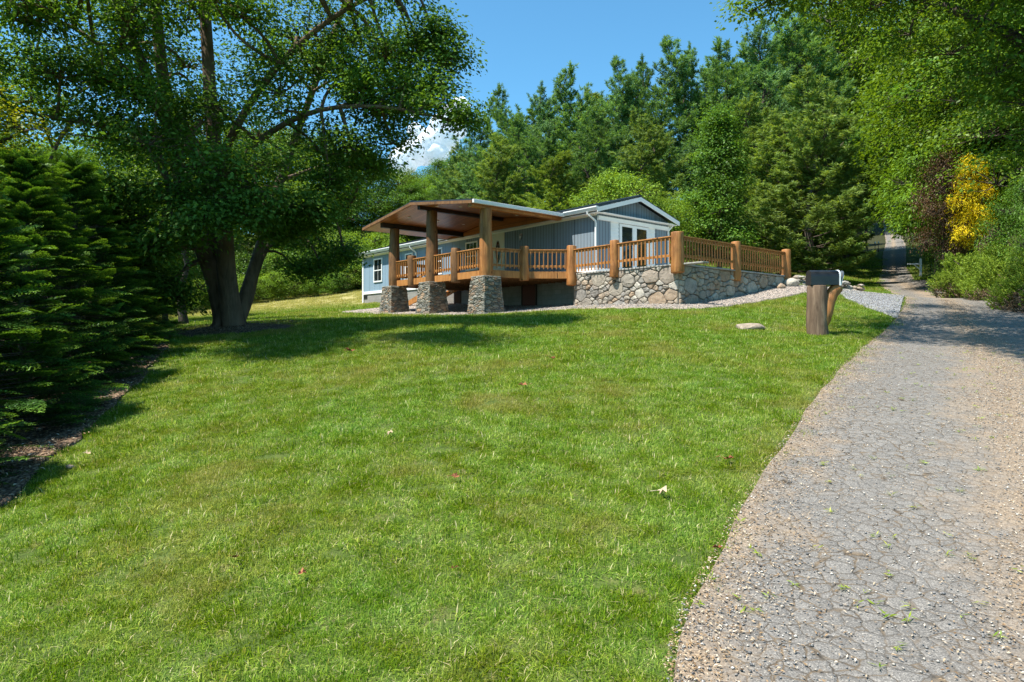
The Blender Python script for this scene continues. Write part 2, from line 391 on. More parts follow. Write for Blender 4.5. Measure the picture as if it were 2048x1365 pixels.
def _k(d2): return 0.5 * d2 * np.log(d2 + 1e-9)
_n = len(CP); _d = ((CP[:, None, :2] - CP[None, :, :2]) ** 2).sum(-1)
_A = np.zeros((_n + 3, _n + 3)); _A[:_n, :_n] = _k(_d) + np.eye(_n) * 3.0
_A[:_n, _n] = 1; _A[:_n, _n + 1:] = CP[:, :2]; _A[_n:, :_n] = _A[:_n, _n:].T
_w = np.linalg.solve(_A, np.concatenate([CP[:, 2], [0, 0, 0]]))
def gz(x, y):
    x = np.clip(np.atleast_1d(np.asarray(x, float)), -150, 200); y = np.clip(np.atleast_1d(np.asarray(y, float)), -30, 290)
    out = np.empty(x.shape); xf, yf, of = x.ravel(), y.ravel(), out.reshape(-1)
    for i in range(0, len(xf), 20000):
        a, b = xf[i:i + 20000], yf[i:i + 20000]
        d2 = (a[:, None] - CP[None, :, 0]) ** 2 + (b[:, None] - CP[None, :, 1]) ** 2
        of[i:i + 20000] = _k(d2) @ _w[:_n] + _w[_n] + _w[_n + 1] * a + _w[_n + 2] * b
    return of.reshape(x.shape)
def g1(x, y): return float(gz(x, y)[0])
def gp(x, y, dz=0.0): return (x, y, g1(x, y) + dz)

def warp(lo, hi, s0, c0):
    """graded coordinates: step s0 near c0, growing outward"""
    r = [c0]; s = s0
    while r[-1] < hi: r.append(r[-1] + s); s = s0 + 0.035 * max(0, r[-1] - c0 - 22)
    l = [c0]; s = s0
    while l[-1] > lo: l.append(l[-1] - s); s = s0 + 0.035 * max(0, c0 - l[-1] - 22)
    return np.array(l[::-1][:-1] + r)
xs = warp(-900, 900, 0.4, 0.0); ys = warp(-300, 1200, 0.4, 12.0)
XX, YY = np.meshgrid(xs, ys); ZZ = gz(XX, YY)
V = np.stack([XX.ravel(), YY.ravel(), ZZ.ravel()], 1); nx = len(xs)
ii = (np.arange(len(ys) - 1)[:, None] * nx + np.arange(nx - 1)[None]).ravel()
F = np.stack([ii, ii + 1, ii + 1 + nx, ii + nx], 1)
tag(link_mesh("ground", np_mesh("ground", V, F, M['soil'], smooth=True)), kind="structure")

def resample(pts, n):
    p = np.array(pts, float)[:, :2]; d = np.r_[0, np.cumsum(np.hypot(*np.diff(p, axis=0).T))]
    s = np.linspace(0, d[-1], n); return np.stack([np.interp(s, d, p[:, 0]), np.interp(s, d, p[:, 1])], 1)
def smooth_line(p, k=3):
    for _ in range(k):
        q = p.copy(); q[1:-1] = (p[:-2] + 2 * p[1:-1] + p[2:]) / 4; p = q
    return p
def ruled(name, L, Rr, n, m, mat, dz, wob=0.0, seed=1, kind="structure"):
    """sheet on the ground between two boundary lines"""
    rg = np.random.default_rng(seed)
    L, Rr = resample(L, n), resample(Rr, n); L, Rr = smooth_line(L, 12), smooth_line(Rr, 12)
    nr = np.stack([-(Rr - L)[:, 1] * 0 + 1, np.zeros(n)], 1)
    if wob:
        L = L + nr * np.convolve(rg.normal(0, wob, n), [.25, .5, .25], 'same')[:, None]; Rr = Rr + nr * np.convolve(rg.normal(0, wob, n), [.25, .5, .25], 'same')[:, None]
    tt = np.concatenate([[0, .004], np.linspace(.02, .98, m - 4), [.996, 1]])
    P = L[:, None] * (1 - tt)[None, :, None] + Rr[:, None] * tt[None, :, None]
    Z = gz(P[..., 0], P[..., 1]) + dz; Z[:, 0] -= dz * 1.5; Z[:, -1] -= dz * 1.5
    V = np.concatenate([P.reshape(-1, 2), Z.reshape(-1, 1)], 1)
    ii = (np.arange(n - 1)[:, None] * m + np.arange(m - 1)[None]).ravel()
    F = np.stack([ii, ii + 1, ii + 1 + m, ii + m], 1)
    uv = np.stack([np.tile(tt, n), np.repeat(np.linspace(0, 1, n), m)], 1)
    o = link_mesh(name, np_mesh(name, V, F, mat, smooth=True, uv=uv)); tag(o, kind=kind)
    return o, np.concatenate([L, Rr[::-1]])
def A2(px, py, Y): return at(px, py, Y)[:2]

roadL = [(-.6, -6), (-.1, 0), (.62, 3.2), (1.55, 5.0), (2.71, 6.9), (4.7, 10), (7.45, 14.3), (10.6, 18.7), (13.4, 23), (17.2, 30), A2(1750, 566, 44), A2(1764, 540, 58), A2(1768, 500, 85), A2(1772, 482, 105), (82, 150)]
roadR = [(4.6, -6), (5.0, 0), (6.0, 3.2), (7.3, 5.0), (8.7, 6.9), (10.8, 10), (13.2, 14.3), (15.4, 20), (17.2, 23.5), (20.2, 29), A2(1830, 562, 48), A2(1812, 540, 58.5), A2(1812, 500, 85), A2(1806, 482, 105), (86, 150)]
road, ROAD = ruled("road", roadL, roadR, 420, 24, M['asphalt'], 0.03, 0.04, 3)

# house frame: u along the long wall to the far left, v out of the long wall, z up
OX, OY = 3.32, 26.489; YAW = R(49.832)
def hp(u, v, z=0.0): return Vector((OX - cos(YAW) * u - sin(YAW) * v, OY + sin(YAW) * u - cos(YAW) * v, z))
DU = hp(1, 0) - hp(0, 0); DV = hp(0, 1) - hp(0, 0); DZ = Vector((0, 0, 1))
def u_at(px, v):
    """u on the line v = const seen in column px"""
    k = (px - 1024) / FPX; return (OX - sin(YAW) * v - k * (OY - cos(YAW) * v)) / (cos(YAW) + k * sin(YAW))
def v_at(px, u):
    k = (px - 1024) / FPX; return (OX - cos(YAW) * u - k * (OY + sin(YAW) * u)) / (sin(YAW) - k * cos(YAW))

# gravel apron along the stone wall and under the deck
h2 = lambda u, v: tuple(hp(u, v))[:2]
apL = [h2(12.5, 4.6), h2(10, 4.9), h2(6, 4.95), h2(1.4, 4.9), h2(.2, 3.4), h2(-1.2, 2.55), h2(-5.3, 2.3), h2(-5.9, 1.2), h2(-6.0, -2), h2(-6.1, -6), h2(-6.4, -8.5)]
apR = [h2(12.5, 0), h2(10, 0), h2(6, 0), h2(1.4, 0), h2(.4, .6), h2(-1.0, .9), h2(-4.1, .9), h2(-4.4, .6), h2(-4.4, -2), h2(-4.4, -5.5), h2(-4.6, -8.5)]
apron, APR = ruled("gravel_apron", apL, apR, 120, 12, M['gravel_tan'], 0.05, 0.05, 5)
pkL = [A2(1665, 592, 25.5), A2(1720, 611, 22), A2(1795, 640, 18.9)]
pkR = [A2(1690, 582, 31), A2(1750, 582, 32), A2(1812, 603, 29)]
park, PRK = ruled("gravel_parking", pkL, pkR, 40, 20, M['gravel_grey'], 0.045, 0.06, 6)
mbL = [(-9, 2), (-6.8, 4.5), (-7.5, 8), (-8.8, 12), (-10.4, 16), (-12.5, 21)]
mbR = [(-4.0, 3.2), (-4.55, 6.0), (-5.6, 9.0), (-6.55, 12.2), (-7.9, 15.5), (-10.3, 20.5)]
mbed, MBD = ruled("mulch_bed", mbL, mbR, 80, 14, M['mulch'], 0.04, 0.08, 7)
TB = at(458, 660, 19.0)
ringL = [(TB[0] + cos(a) * .25, TB[1] + sin(a) * .25) for a in np.linspace(0, 2 * pi, 40)]
ringR = [(TB[0] + .15 + cos(a) * 1.75, TB[1] - .1 + sin(a) * 1.6) for a in np.linspace(0, 2 * pi, 40)]
L_, R_ = np.array(ringL), np.array(ringR)
tt = np.linspace(0, 1, 14); P_ = L_[:, None] * (1 - tt)[None, :, None] + R_[:, None] * tt[None, :, None]
Zr = gz(P_[..., 0], P_[..., 1]) + 0.15 * np.cos(tt * pi / 2)[None] - 0.01
ii = (np.arange(39)[:, None] * 14 + np.arange(13)[None]).ravel()
tag(link_mesh("mulch_ring", np_mesh("mulch_ring", np.concatenate([P_.reshape(-1, 2), Zr.reshape(-1, 1)], 1), np.stack([ii, ii + 14, ii + 15, ii + 1], 1), M['mulch'], smooth=True)), kind="structure")
RNG_ = R_

def inpoly(x, y, poly):
    c = np.zeros(x.shape, bool); n = len(poly); j = n - 1
    for i in range(n):
        xi, yi = poly[i]; xj, yj = poly[j]
        with np.errstate(divide='ignore', invalid='ignore'):
            k = ((yi > y) != (yj > y)) & (x < (xj - xi) * (y - yi) / (yj - yi + 1e-12) + xi)
        c ^= k; j = i
    return c
HOUSEP = [h2(-4.6, 1.1), h2(.3, 1.1), h2(1.5, 2), h2(19.2, 0), h2(19.2, -4.5), h2(0, -6), h2(-4.6, -6)]

# ------------------------------------------------------------------ stones
def clip_half(poly, p, nrm):
    out = []
    for i in range(len(poly)):
        a, b = poly[i], poly[(i + 1) % len(poly)]
        da = (a[0] - p[0]) * nrm[0] + (a[1] - p[1]) * nrm[1]; db = (b[0] - p[0]) * nrm[0] + (b[1] - p[1]) * nrm[1]
        if da <= 0: out.append(a)
        if (da < 0 < db) or (db < 0 < da):
            k = da / (da - db); out.append((a[0] + (b[0] - a[0]) * k, a[1] + (b[1] - a[1]) * k))
    return out
def stones(mb, fn, W, H, rmin, rmax, aniso, rnd, lower=lambda s: 0.0, depth=0.05, gap=0.012):
    """irregular laid stones over a face; fn(s, t, d) maps to space"""
    pts = []
    tries = 0
    while tries < 4000:
        tries += 1
        r = rmin + (rmax - rmin) * rnd.random() ** (1.2 if tries < 25 else 4.0)
        if tries < 12: r = rmax * rnd.uniform(.8, 1)
        s, t_ = rnd.uniform(0, W), rnd.uniform(0, H)
        if all(math.hypot(s - a, (t_ - b) * aniso) > (r + q) * .95 for a, b, q in pts): pts.append((s, t_, r))
    for (s, t_, r) in pts:
        poly = [(0, 0), (W, 0), (W, H), (0, H)]
        for (a, b, q) in pts:
            if (a, b) == (s, t_) or math.hypot(a - s, (b - t_) * aniso) > (r + q) * 3.2: continue
            k = r / (r + q); dx, dy = (a - s), (b - t_) * aniso * aniso
            poly = clip_half(poly, (s + (a - s) * k, t_ + (b - t_) * k), (dx, dy))
            if len(poly) < 3: break
        if len(poly) < 3: continue
        poly = [p for i, p in enumerate(poly) if math.hypot(p[0] - poly[i - 1][0], p[1] - poly[i - 1][1]) > .012]
        if len(poly) < 3: continue
        q = []
        for i in range(len(poly)):
            a, b = poly[i], poly[(i + 1) % len(poly)]
            ja = rnd.uniform(.05, .17); q.append((a[0] + (b[0] - a[0]) * ja, a[1] + (b[1] - a[1]) * ja)); q.append((a[0] + (b[0] - a[0]) * (1 - ja), a[1] + (b[1] - a[1]) * (1 - ja)))
        cx = sum(p[0] for p in q) / len(q); cy = sum(p[1] for p in q) / len(q)
        if cy < lower(cx): continue
        def ring(g, d, jit):
            o = []
            for p in q:
                dx, dy = p[0] - cx, p[1] - cy; L = math.hypot(dx, dy) + 1e-6; k = max(0.1, (L - g) / L)
                o.append(fn(cx + dx * k, cy + dy * k, d + rnd.uniform(-jit, jit)))
            return o
        dd = depth * rnd.uniform(.55, 1.15); n = len(q)
        tl, tm = rnd.uniform(-.012, .012), rnd.uniform(-.012, .012)
        vs = ring(gap, -.03, 0) + ring(gap + .004, dd * .6, .003) + ring(gap + .02, dd, .006) + ring(gap + .02 + r * .4, dd * 1.12 + tl * .3, .010)
        fs = [(a * n + i, a * n + (i + 1) % n, (a + 1) * n + (i + 1) % n, (a + 1) * n + i) for a in range(3) for i in range(n)]
        fs.append(tuple(3 * n + i for i in range(n)))
        mb.add(vs, fs, rnd.random(), False)

HOUSE_RZ = math.atan2(DU.y, DU.x)
def house_frame(name): return empty(name, hp(0, 0, 0), HOUSE_RZ)
EAVE, RIDGE, HL, HW = 6.67, 7.38, 19.18, 4.48
FL = 4.28

# ---- the house
house = house_frame("house")
tag(house, "long blue grey single storey home with white trim behind the timber deck", "house")
w = MB()
US = 8.6
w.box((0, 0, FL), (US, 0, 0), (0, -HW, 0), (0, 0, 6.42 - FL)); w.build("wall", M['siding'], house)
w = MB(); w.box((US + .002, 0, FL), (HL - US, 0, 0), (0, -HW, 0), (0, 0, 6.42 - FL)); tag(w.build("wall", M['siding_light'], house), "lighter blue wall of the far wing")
w = MB(); zt = RIDGE - .14
for u_ in (-.03, HL - .02):
    w = MB(); w.add([(u_, .0, 6.36), (u_, -HW, 6.36), (u_, -HW, 6.60), (u_, -HW / 2, zt), (u_, 0, 6.60)] + [(u_ + .05, .0, 6.36), (u_ + .05, -HW, 6.36), (u_ + .05, -HW, 6.60), (u_ + .05, -HW / 2, zt), (u_ + .05, 0, 6.60)],
          [(0, 4, 3, 2, 1), (5, 6, 7, 8, 9), (0, 1, 6, 5), (1, 2, 7, 6), (4, 0, 5, 9)])
    w.build("gable", M['siding'], house)
w = MB(); w.box((.02, -.02, 2.0), (HL - .04, 0, 0), (0, -HW + .04, 0), (0, 0, FL - .10 - 2.0)); w.build("foundation", M['block'], house)
# vents in the foundation
for px in (731,):
    uu = u_at(px, 0); w = MB(); w.box((uu - .2, -.01, FL - .36), (.4, 0, 0), (0, .02, 0), (0, 0, .2)); w.build("vent", M['black'], house)
# trim: bottom band, corner boards
w = MB()
w.box((-.01, 0.0, FL - .1), (HL + .02, 0, 0), (0, .03, 0), (0, 0, .16))
w.box((HL, .032, FL - .7), (.03, 0, 0), (0, -.15, 0), (0, 0, 2.7)); w.box((HL - .12, .0, FL - .7), (.12, 0, 0), (0, .034, 0), (0, 0, 2.7))
w.box((-.03, .03, FL - .1), (.03, 0, 0), (0, -HW - .06, 0), (0, 0, .16))
w.box((-.10, .0, 6.22), (.10, 0, 0), (0, -HW, 0), (0, 0, .15))
w.box((0, .0, 6.38), (HL, 0, 0), (0, .025, 0), (0, 0, .06))
w.build("trim", M['white'], house)
# soffit + gutters
w = MB(); w.box((-.3, 0, 6.44), (HL + .5, 0, 0), (0, .30, 0), (0, 0, .02)); w.box((-.3, -HW - .3, 6.44), (HL + .5, 0, 0), (0, .30, 0), (0, 0, .02))
w.box((-.32, -HW, 6.46), (.30, 0, 0), (0, HW, 0), (0, 0, .015)); w.build("soffit", M['white'], house)
for a, b in ((-.36, 1.45), (9.95, HL + .25)):
    w = MB(); n_ = 1
    prof = [(.30, 6.50), (.30, 6.66), (.43, 6.66), (.43, 6.62), (.37, 6.50)]
    vs = [(a, y, z) for y, z in prof] + [(b, y, z) for y, z in prof]
    w.add(vs, [(0, 5, 6, 1), (1, 6, 7, 2), (2, 7, 8, 3), (3, 8, 9, 4), (4, 9, 5, 0), (0, 1, 2, 3, 4), (9, 8, 7, 6, 5)])
    w.build("gutter", M['white'], house)
# roof with standing ribs
w = MB(); sl = (RIDGE - EAVE) / (HW / 2 + .3)
for sgn in (1, -1):
    yc = -HW / 2; ye = yc + sgn * (HW / 2 + .36); ze = RIDGE - sl * (HW / 2 + .36)
    w.box((-.34, yc, RIDGE), (HL + .6, 0, 0), (0, ye - yc, ze - RIDGE), (0, 0, -.045))
    u_ = -.30
    while u_ < HL + .25:
        w.box((u_, yc, RIDGE + .002), (.03, 0, 0), (0, ye - yc, ze - RIDGE), (0, 0, .03)); u_ += .30
w.box((-.35, -HW / 2 - .10, RIDGE + .0), (HL + .62, 0, 0), (0, .2, 0), (0, 0, .045))
w.build("roof", M['roof'], house)
for sgn in (1, -1):
    yc = -HW / 2; ye = yc + sgn * (HW / 2 + .36); ze = RIDGE - sl * (HW / 2 + .36)
    for u_ in (-.37, HL + .26): w = MB(); w.box((u_, yc, RIDGE - .048), (.035, 0, 0), (0, ye - yc, ze - RIDGE), (0, 0, -.17)); w.build("rake_board", M['white'], house)

def window(u0, u1, z0, z1, cols=2, rows=2, sill=True, mid=True):
    f = MB(); fw = .075
    f.box((u0, 0.0, z0), (fw, 0, 0), (0, .045, 0), (0, 0, z1 - z0)); f.box((u1 - fw, 0.0, z0), (fw, 0, 0), (0, .045, 0), (0, 0, z1 - z0))
    f.box((u0 + fw, 0.0, z1 - fw), (u1 - u0 - 2 * fw, 0, 0), (0, .045, 0), (0, 0, fw)); f.box((u0 + fw, 0.0, z0), (u1 - u0 - 2 * fw, 0, 0), (0, .055, 0), (0, 0, fw))
    if mid: f.box((u0 + fw, 0.012, (z0 + z1) / 2 - .025), (u1 - u0 - 2 * fw, 0, 0), (0, .02, 0), (0, 0, .05))
    for c_ in range(1, cols):
        x = u0 + fw + (u1 - u0 - 2 * fw) * c_ / cols; f.box((x - .01, .014, z0 + fw), (.02, 0, 0), (0, .008, 0), (0, 0, z1 - z0 - 2 * fw))
    for r_ in range(1, rows):
        z = z0 + (z1 - z0) * r_ / rows
        f.box((u0 + fw, .0145, z - .01), (u1 - u0 - 2 * fw, 0, 0), (0, .007, 0), (0, 0, .02))
    fo = f.build("window", M['white'], house)
    g = MB(); g.box((u0 + fw, .004, z0 + fw), (u1 - u0 - 2 * fw, 0, 0), (0, .006, 0), (0, 0, z1 - z0 - 2 * fw)); g.build("pane", M['glass'], fo)
    return fo
window(u_at(765, 0), u_at(748, 0), 4.83, 6.22, 2, 1)
window(u_at(826, 0), u_at(811, 0), 4.75, 6.2, 2, 2, mid=False)
window(u_at(885, 0), u_at(872, 0), 4.83, 6.2, 2, 4)
window(u_at(956, 0), u_at(932, 0), 4.83, 6.22, 3, 4)
# front door with oval glass
d0, d1 = u_at(1009.5, 0), u_at(985, 0)
w = MB(); w.box((d0, 0, FL), (.09, 0, 0), (0, .05, 0), (0, 0, 2.1)); w.box((d1 - .09, 0, FL), (.09, 0, 0), (0, .05, 0), (0, 0, 2.1)); w.box((d0 + .09, 0, FL + 2.02), (d1 - d0 - .18, 0, 0), (0, .05, 0), (0, 0, .08))
w.box((d0 + .09, .0, FL), (d1 - d0 - .18, 0, 0), (0, .03, 0), (0, 0, 2.02)); door = w.build("door", M['cream'], house)
w = MB(); cu = (d0 + d1) / 2; n_ = 24
def oval(mb, cz, a, b, y0, y1):
    vs = [(cu + cos(2 * pi * k / n_) * a, y0, cz + sin(2 * pi * k / n_) * b) for k in range(n_)] + [(cu + cos(2 * pi * k / n_) * a, y1, cz + sin(2 * pi * k / n_) * b) for k in range(n_)]
    mb.add(vs, [tuple(n_ + k for k in reversed(range(n_)))] + [(k, (k + 1) % n_, n_ + (k + 1) % n_, n_ + k) for k in range(n_)])
oval(w, FL + 1.25, .15, .5, .028, .036); w.build("oval_pane", M['glass'], door)
w = MB()
for k in range(n_):
    a0, a1 = 2 * pi * k / n_, 2 * pi * (k + 1) / n_
    w.tube([(cu + cos(a0) * .16, .04, FL + 1.25 + sin(a0) * .52), (cu + cos(a1) * .16, .04, FL + 1.25 + sin(a1) * .52)], .012, 5)
for k in (-1, 1): w.tube([(cu + .05 * k, .042, FL + .85), (cu - .03 * k, .042, FL + 1.25), (cu + .06 * k, .042, FL + 1.62)], .007, 4)
w.build("oval_frame", M['steel'], door)
w = MB(); w.tube([(d0 + .16, .03, FL + .98), (d0 + .16, .08, FL + .98)], [.018, .03], 10); w.build("handle", M['steel'], door)
# wall lantern between door and near corner
w = MB(); ul = u_at(1043, 0); w.box((ul - .05, 0, FL + 1.75), (.1, 0, 0), (0, .03, 0), (0, 0, .16)); w.tube([(ul, .08, FL + 1.6), (ul, .08, FL + 1.8), (ul, .08, FL + 1.88)], [.035, .055, .01], 8); w.build("wall_lantern", M['steel'], house)
# downspouts
for (uu, vv, sgn) in ((u_at(1194, 0) + .02, 0, 1), (u_at(834, 0), 0, 1)):
    w = MB(); w.tube([(uu + .16, .36, 6.52), (uu + .16, .34, 6.42), (uu, .07, 6.16), (uu, .05, 6.05), (uu, .05, FL - .1)], .042, 4, ph=pi / 4, smooth=False)
    w.build("downspout", M['white'], house)
w = MB(); vv = -HW + .02; w.tube([(-.12, vv - .25, 6.5), (-.10, vv - .20, 6.42), (-.06, vv, 6.22), (-.06, vv, 6.1), (-.06, vv, FL)], .04, 4, ph=pi / 4, smooth=False); w.build("downspout", M['white'], house)
# patio doors on the gable end
va, vb = v_at(1238, 0), v_at(1296, 0)
w = MB(); pz0, pz1 = FL - .08, 6.20; mv = (va + vb) / 2
def gb(mb, v0, v1, z0, z1, d): mb.box((0.0, v0, z0), (-d, 0, 0), (0, v1 - v0, 0), (0, 0, z1 - z0))
gb(w, va, va - .13, pz0, pz1, .05); gb(w, vb + .13, vb, pz0, pz1, .05); gb(w, mv + .13, mv - .13, pz0, pz1, .052); gb(w, va - .13, vb + .13, pz1 - .10, pz1, .048); gb(w, va - .13, mv + .13, pz0, pz0 + .22, .046); gb(w, mv - .13, vb + .13, pz0, pz0 + .22, .046)
pd = w.build("patio_door", M['white'], house)
for a, b in ((va - .13, mv + .13), (mv - .13, vb + .13)):
    w = MB(); gb(w, a, b, pz0 + .22, pz1 - .10, .02); w.build("pane", M['glass'], pd)
w = MB(); w.tube([(-.05, mv + .06, FL + .95), (-.09, mv + .06, FL + .95), (-.09, mv + .16, FL + .95)], .012, 6); w.build("handle", M['steel'], pd)
for px0, px1 in ((1221, 1236.5), (1297.5, 1309)):
    w = MB(); a, b = v_at(px0, 0), v_at(px1, 0); z = FL - .05
    while z < 6.2:
        w.add([(0, a, z), (0, b, z), (-.035, b, z), (-.035, a, z), (-.012, b, z + .148), (-.012, a, z + .148), (0, a, z + .148), (0, b, z + .148)], [(0, 1, 2, 3), (3, 2, 4, 5), (5, 4, 7, 6), (0, 3, 5, 6), (1, 7, 4, 2)]); z += .15
    w.build("clapboard_panel", M['white'], house)
# basement door under the deck
u0, u1 = u_at(1072, 0), u_at(1046, 0); w = MB(); w.box((u0, 0, 2.5), (u1 - u0, 0, 0), (0, .03, 0), (0, 0, 1.55)); bd = w.build("basement_door", M['red_door'], house)
w = MB(); w.box((u0 - .07, 0, 4.0501), (u1 - u0 + .14, 0, 0), (0, .052, 0), (0, 0, .07)); w.box((u0 - .07, 0, 2.5), (.07, 0, 0), (0, .05, 0), (0, 0, 1.58)); w.box((u1, 0, 2.5), (.07, 0, 0), (0, .05, 0), (0, 0, 1.58)); w.build("frame", M['dark'], bd)
u0, u1 = u_at(922, 0), u_at(908, 0); w = MB(); w.box((u0, 0, 2.6), (u1 - u0, 0, 0), (0, .02, 0), (0, 0, 1.3)); w.build("crawl_hatch", M['black'], house)

# ---- the covered deck
deck = house_frame("covered_deck")
tag(deck, "cedar deck and porch with log posts and a low gabled roof beside the blue house", "deck")
DF = 4.14
P = {'P1': (8.44, 4.10), 'P2': (5.41, 4.10), 'P3': (1.80, 4.10), 's1': (u_at(824, 4.1), 4.10), 's2': (u_at(911, 4.1), 4.10), 's3': (1.45, 2.52), 's4': (.28, 1.12),
     'C': (-4.60, 1.12), 's5': (u_at(1229, 1.12), 1.12), 'r1': (-4.60, v_at(1472, -4.6)), 'r2': (-4.60, -5.96)}
w = MB()  # floor
outline = [(8.7, 4.0), (1.75, 4.0), (1.45, 2.5), (.28, 1.15), (.28, .06), (8.7, .06)]
n_ = len(outline); w.add([(a, b, DF - .04) for a, b in outline] + [(a, b, DF) for a, b in outline], [tuple(reversed(range(n_))) , tuple(n_ + k for k in range(n_))] + [(k, (k + 1) % n_, n_ + (k + 1) % n_, n_ + k) for k in range(n_)])
w.build("floor", M['rail'], deck)
w = MB()
u_ = .6
while u_ < 8.5: w.box((u_, .08, DF - .28), (.045, 0, 0), (0, (3.85 if u_ > 1.8 else 1.5), 0), (0, 0, .235)); u_ += .42
w.build("joists", M['log_dark'], deck)
def rim(a, b, off=.05, z0=3.87, z1=4.13):
    a, b = Vector(a + (0,)), Vector(b + (0,)); d = (b - a); w = MB()
    w.bar(a + Vector((0, 0, (z0 + z1) / 2)), b + Vector((0, 0, (z0 + z1) / 2)), .06, z1 - z0); w.build("rim_board", M['rail'], deck)
rim((8.72, 4.10), P['P2']); rim((P['P2'][0] - .01, 4.10), P['P3']); rim(P['P3'], P['s3']); rim(P['s3'], P['s4']); rim((8.70, 4.10), (8.70, .1))
prj = random.Random(4)
def post(k, r0, r1, z0, z1, mat='log', name="post", n=16):
    u, v = P[k] if isinstance(k, str) else k; w = MB(); m = 7
    w.tube([(u + prj.uniform(-.012, .012), v + prj.uniform(-.012, .012), z0 + (z1 - z0) * i / (m - 1)) for i in range(m)],
           [(r0 + (r1 - r0) * (i / (m - 1))) * (1 + prj.uniform(-.03, .03)) for i in range(m)], n, wob=.05, ph=prj.random())
    return w.build(name, M[mat], deck, bevel=.02)
post('P1', .27, .21, 3.86, 6.45, 'log_dark', "roof_post"); post('P2', .26, .22, 3.86, 6.82, 'log_dark', "roof_post"); post('P3', .26, .215, 3.86, 6.42, 'log', "roof_post")
post('s1', .19, .185, 3.82, 5.12, 'log_dark'); post('s2', .19, .185, 3.78, 5.12, 'log_dark'); post('s3', .19, .18, 3.78, 5.10); post('s4', .20, .185, 3.60, 5.12)
post('s5', .17, .165, 3.78, 5.10); post('C', .218, .208, 3.74, 5.08, n=20); post('r1', .175, .165, 3.66, 5.07); post('r2', .19, .175, 3.50, 5.08)
def railing(a, b, ra=.17, rb=.17, z0=4.22):
    a, b = P[a] if isinstance(a, str) else a, P[b] if isinstance(b, str) else b
    A, B = Vector(a + (0,)), Vector(b + (0,)); d = (B - A).normalized(); A += d * ra; B -= d * rb; nrm = Vector((0, 0, 1)).cross(d)
    if nrm.x * 0 + (nrm.y if abs(nrm.y) > abs(nrm.x) else -nrm.x) < 0: nrm = -nrm
    w = MB(); w.bar(A + DZ * 4.955, B + DZ * 4.955, .14, .04); w.bar(A + DZ * 4.885, B + DZ * 4.885, .04, .09); 
    ro = w.build("railing", M['rail'], deck, bevel=.006)
    w = MB(); w.bar(A + DZ * 4.33, B + DZ * 4.33, .04, .09); w.build("bottom_rail", M['rail'], ro, bevel=.006)
    L = (B - A).length; n = max(3, int(L / .16)); me = None
    ang = math.atan2(d.y, d.x)
    w = MB(); w.box((-.017, -.017, 0), (.034, 0, 0), (0, .034, 0), (0, 0, 4.90 - z0)); o0 = w.build("baluster", M['rail'], ro)
    for i in range(n):
        c = A + d * (L * (i + .5) / n) + nrm * .041
        o = o0 if i == 0 else o0.copy()
        if i: COL.objects.link(o)
        o.parent = ro; o.location = (c.x, c.y, z0); o.rotation_euler = (0, 0, ang)
railing('P1', 's1'); railing('s1', 'P2'); railing('P2', 's2'); railing('s2', 'P3'); railing('P3', 's3'); railing('s3', 's4')
railing('s4', 's5', z0=4.10); railing('s5', 'C', rb=.2, z0=4.10); railing('C', 'r1', ra=.2, z0=4.10); railing('r1', 'r2', z0=4.10); railing((8.6, 3.9), (8.6, 1.6), .05, .05)
# stone piers under the roof posts
prn = random.Random(12)
for k in ('P1', 'P2', 'P3'):
    u, v = P[k]; c = hp(u, v); zb = g1(c.x, c.y) - .15; zt = 3.86; w = MB(); H = zt - zb; wt, wb = .39, .52
    core = MB(); f_ = .93
    vs = [(u + sx * wb * f_, v + sy * wb * f_, zb) for sx, sy in ((-1, -1), (1, -1), (1, 1), (-1, 1))] + [(u + sx * wt * f_, v + sy * wt * f_, zt - .02) for sx, sy in ((-1, -1), (1, -1), (1, 1), (-1, 1))]
    core.add(vs, [(3, 2, 1, 0), (4, 5, 6, 7), (0, 1, 5, 4), (1, 2, 6, 5), (2, 3, 7, 6), (3, 0, 4, 7)])
    po = core.build("stone_pier", M['pier_mortar'], deck)
    for (dx, dy) in ((0, 1), (-1, 0), (1, 0), (0, -1)):
        def fn(s, t_, d, dx=dx, dy=dy):
            hw = wb + (wt - wb) * t_ / H; q = (s / (2 * wb) - .5) * 2 * hw * 1.0
            return (u + dx * (hw * .93 + d) + (-dy) * q, v + dy * (hw * .93 + d) + dx * q, zb + t_)
        sm = MB(); stones(sm, fn, 2 * wb, H, .060, .17, 2.5, prn, depth=.05, gap=.006)
        w.v, w.f, w.r, w.sm = (w.v + sm.v, w.f + [tuple(i + len(w.v) for i in f) for f in sm.f], w.r + sm.r, w.sm + sm.sm) if True else 0
    w.build("stones", M['pier_stone'], po)
    w = MB(); w.box((u - .40, v - .40, zt - .03), (.80, 0, 0), (0, .80, 0), (0, 0, .05)); w.build("capstone", M['pier_stone'], po, bevel=.015)
# porch roof
U3, U1, VQ = 1.55, 9.85, 4.92; UR = (U3 + U1) / 2; ZE, ZR = 6.62, 7.16; pr = house  # roof belongs to the deck
sp = (ZR - ZE) / (UR - U3)
w = MB()
for sgn, ue in ((-1, U3), (1, U1)):
    w.box((UR, -1.7, ZR), (ue - UR, 0, ZE - ZR), (0, VQ + 1.7, 0), (0, 0, -.04))
    v_ = -.3
    k = 0
    while v_ < VQ - .02:
        w.box((UR, v_, ZR + .002), (ue - UR, 0, ZE - ZR), (0, .03, 0), (0, 0, .028)); v_ += .30
w.box((UR - .1, -1.7, ZR), (.2, 0, 0), (0, VQ + 1.72, 0), (0, 0, .035))
proof = w.build("porch_roof", M['roof'], deck)
w = MB()
for ue in (U3 + .06, U1 - .06): w.box((UR, .35, ZR - .13), (ue - UR, 0, (ZE - ZR) * abs(ue - UR) / (UR - U3)), (0, VQ - .40, 0), (0, 0, -.02))
w.build("ceiling", M['ceiling'], proof)
w = MB()
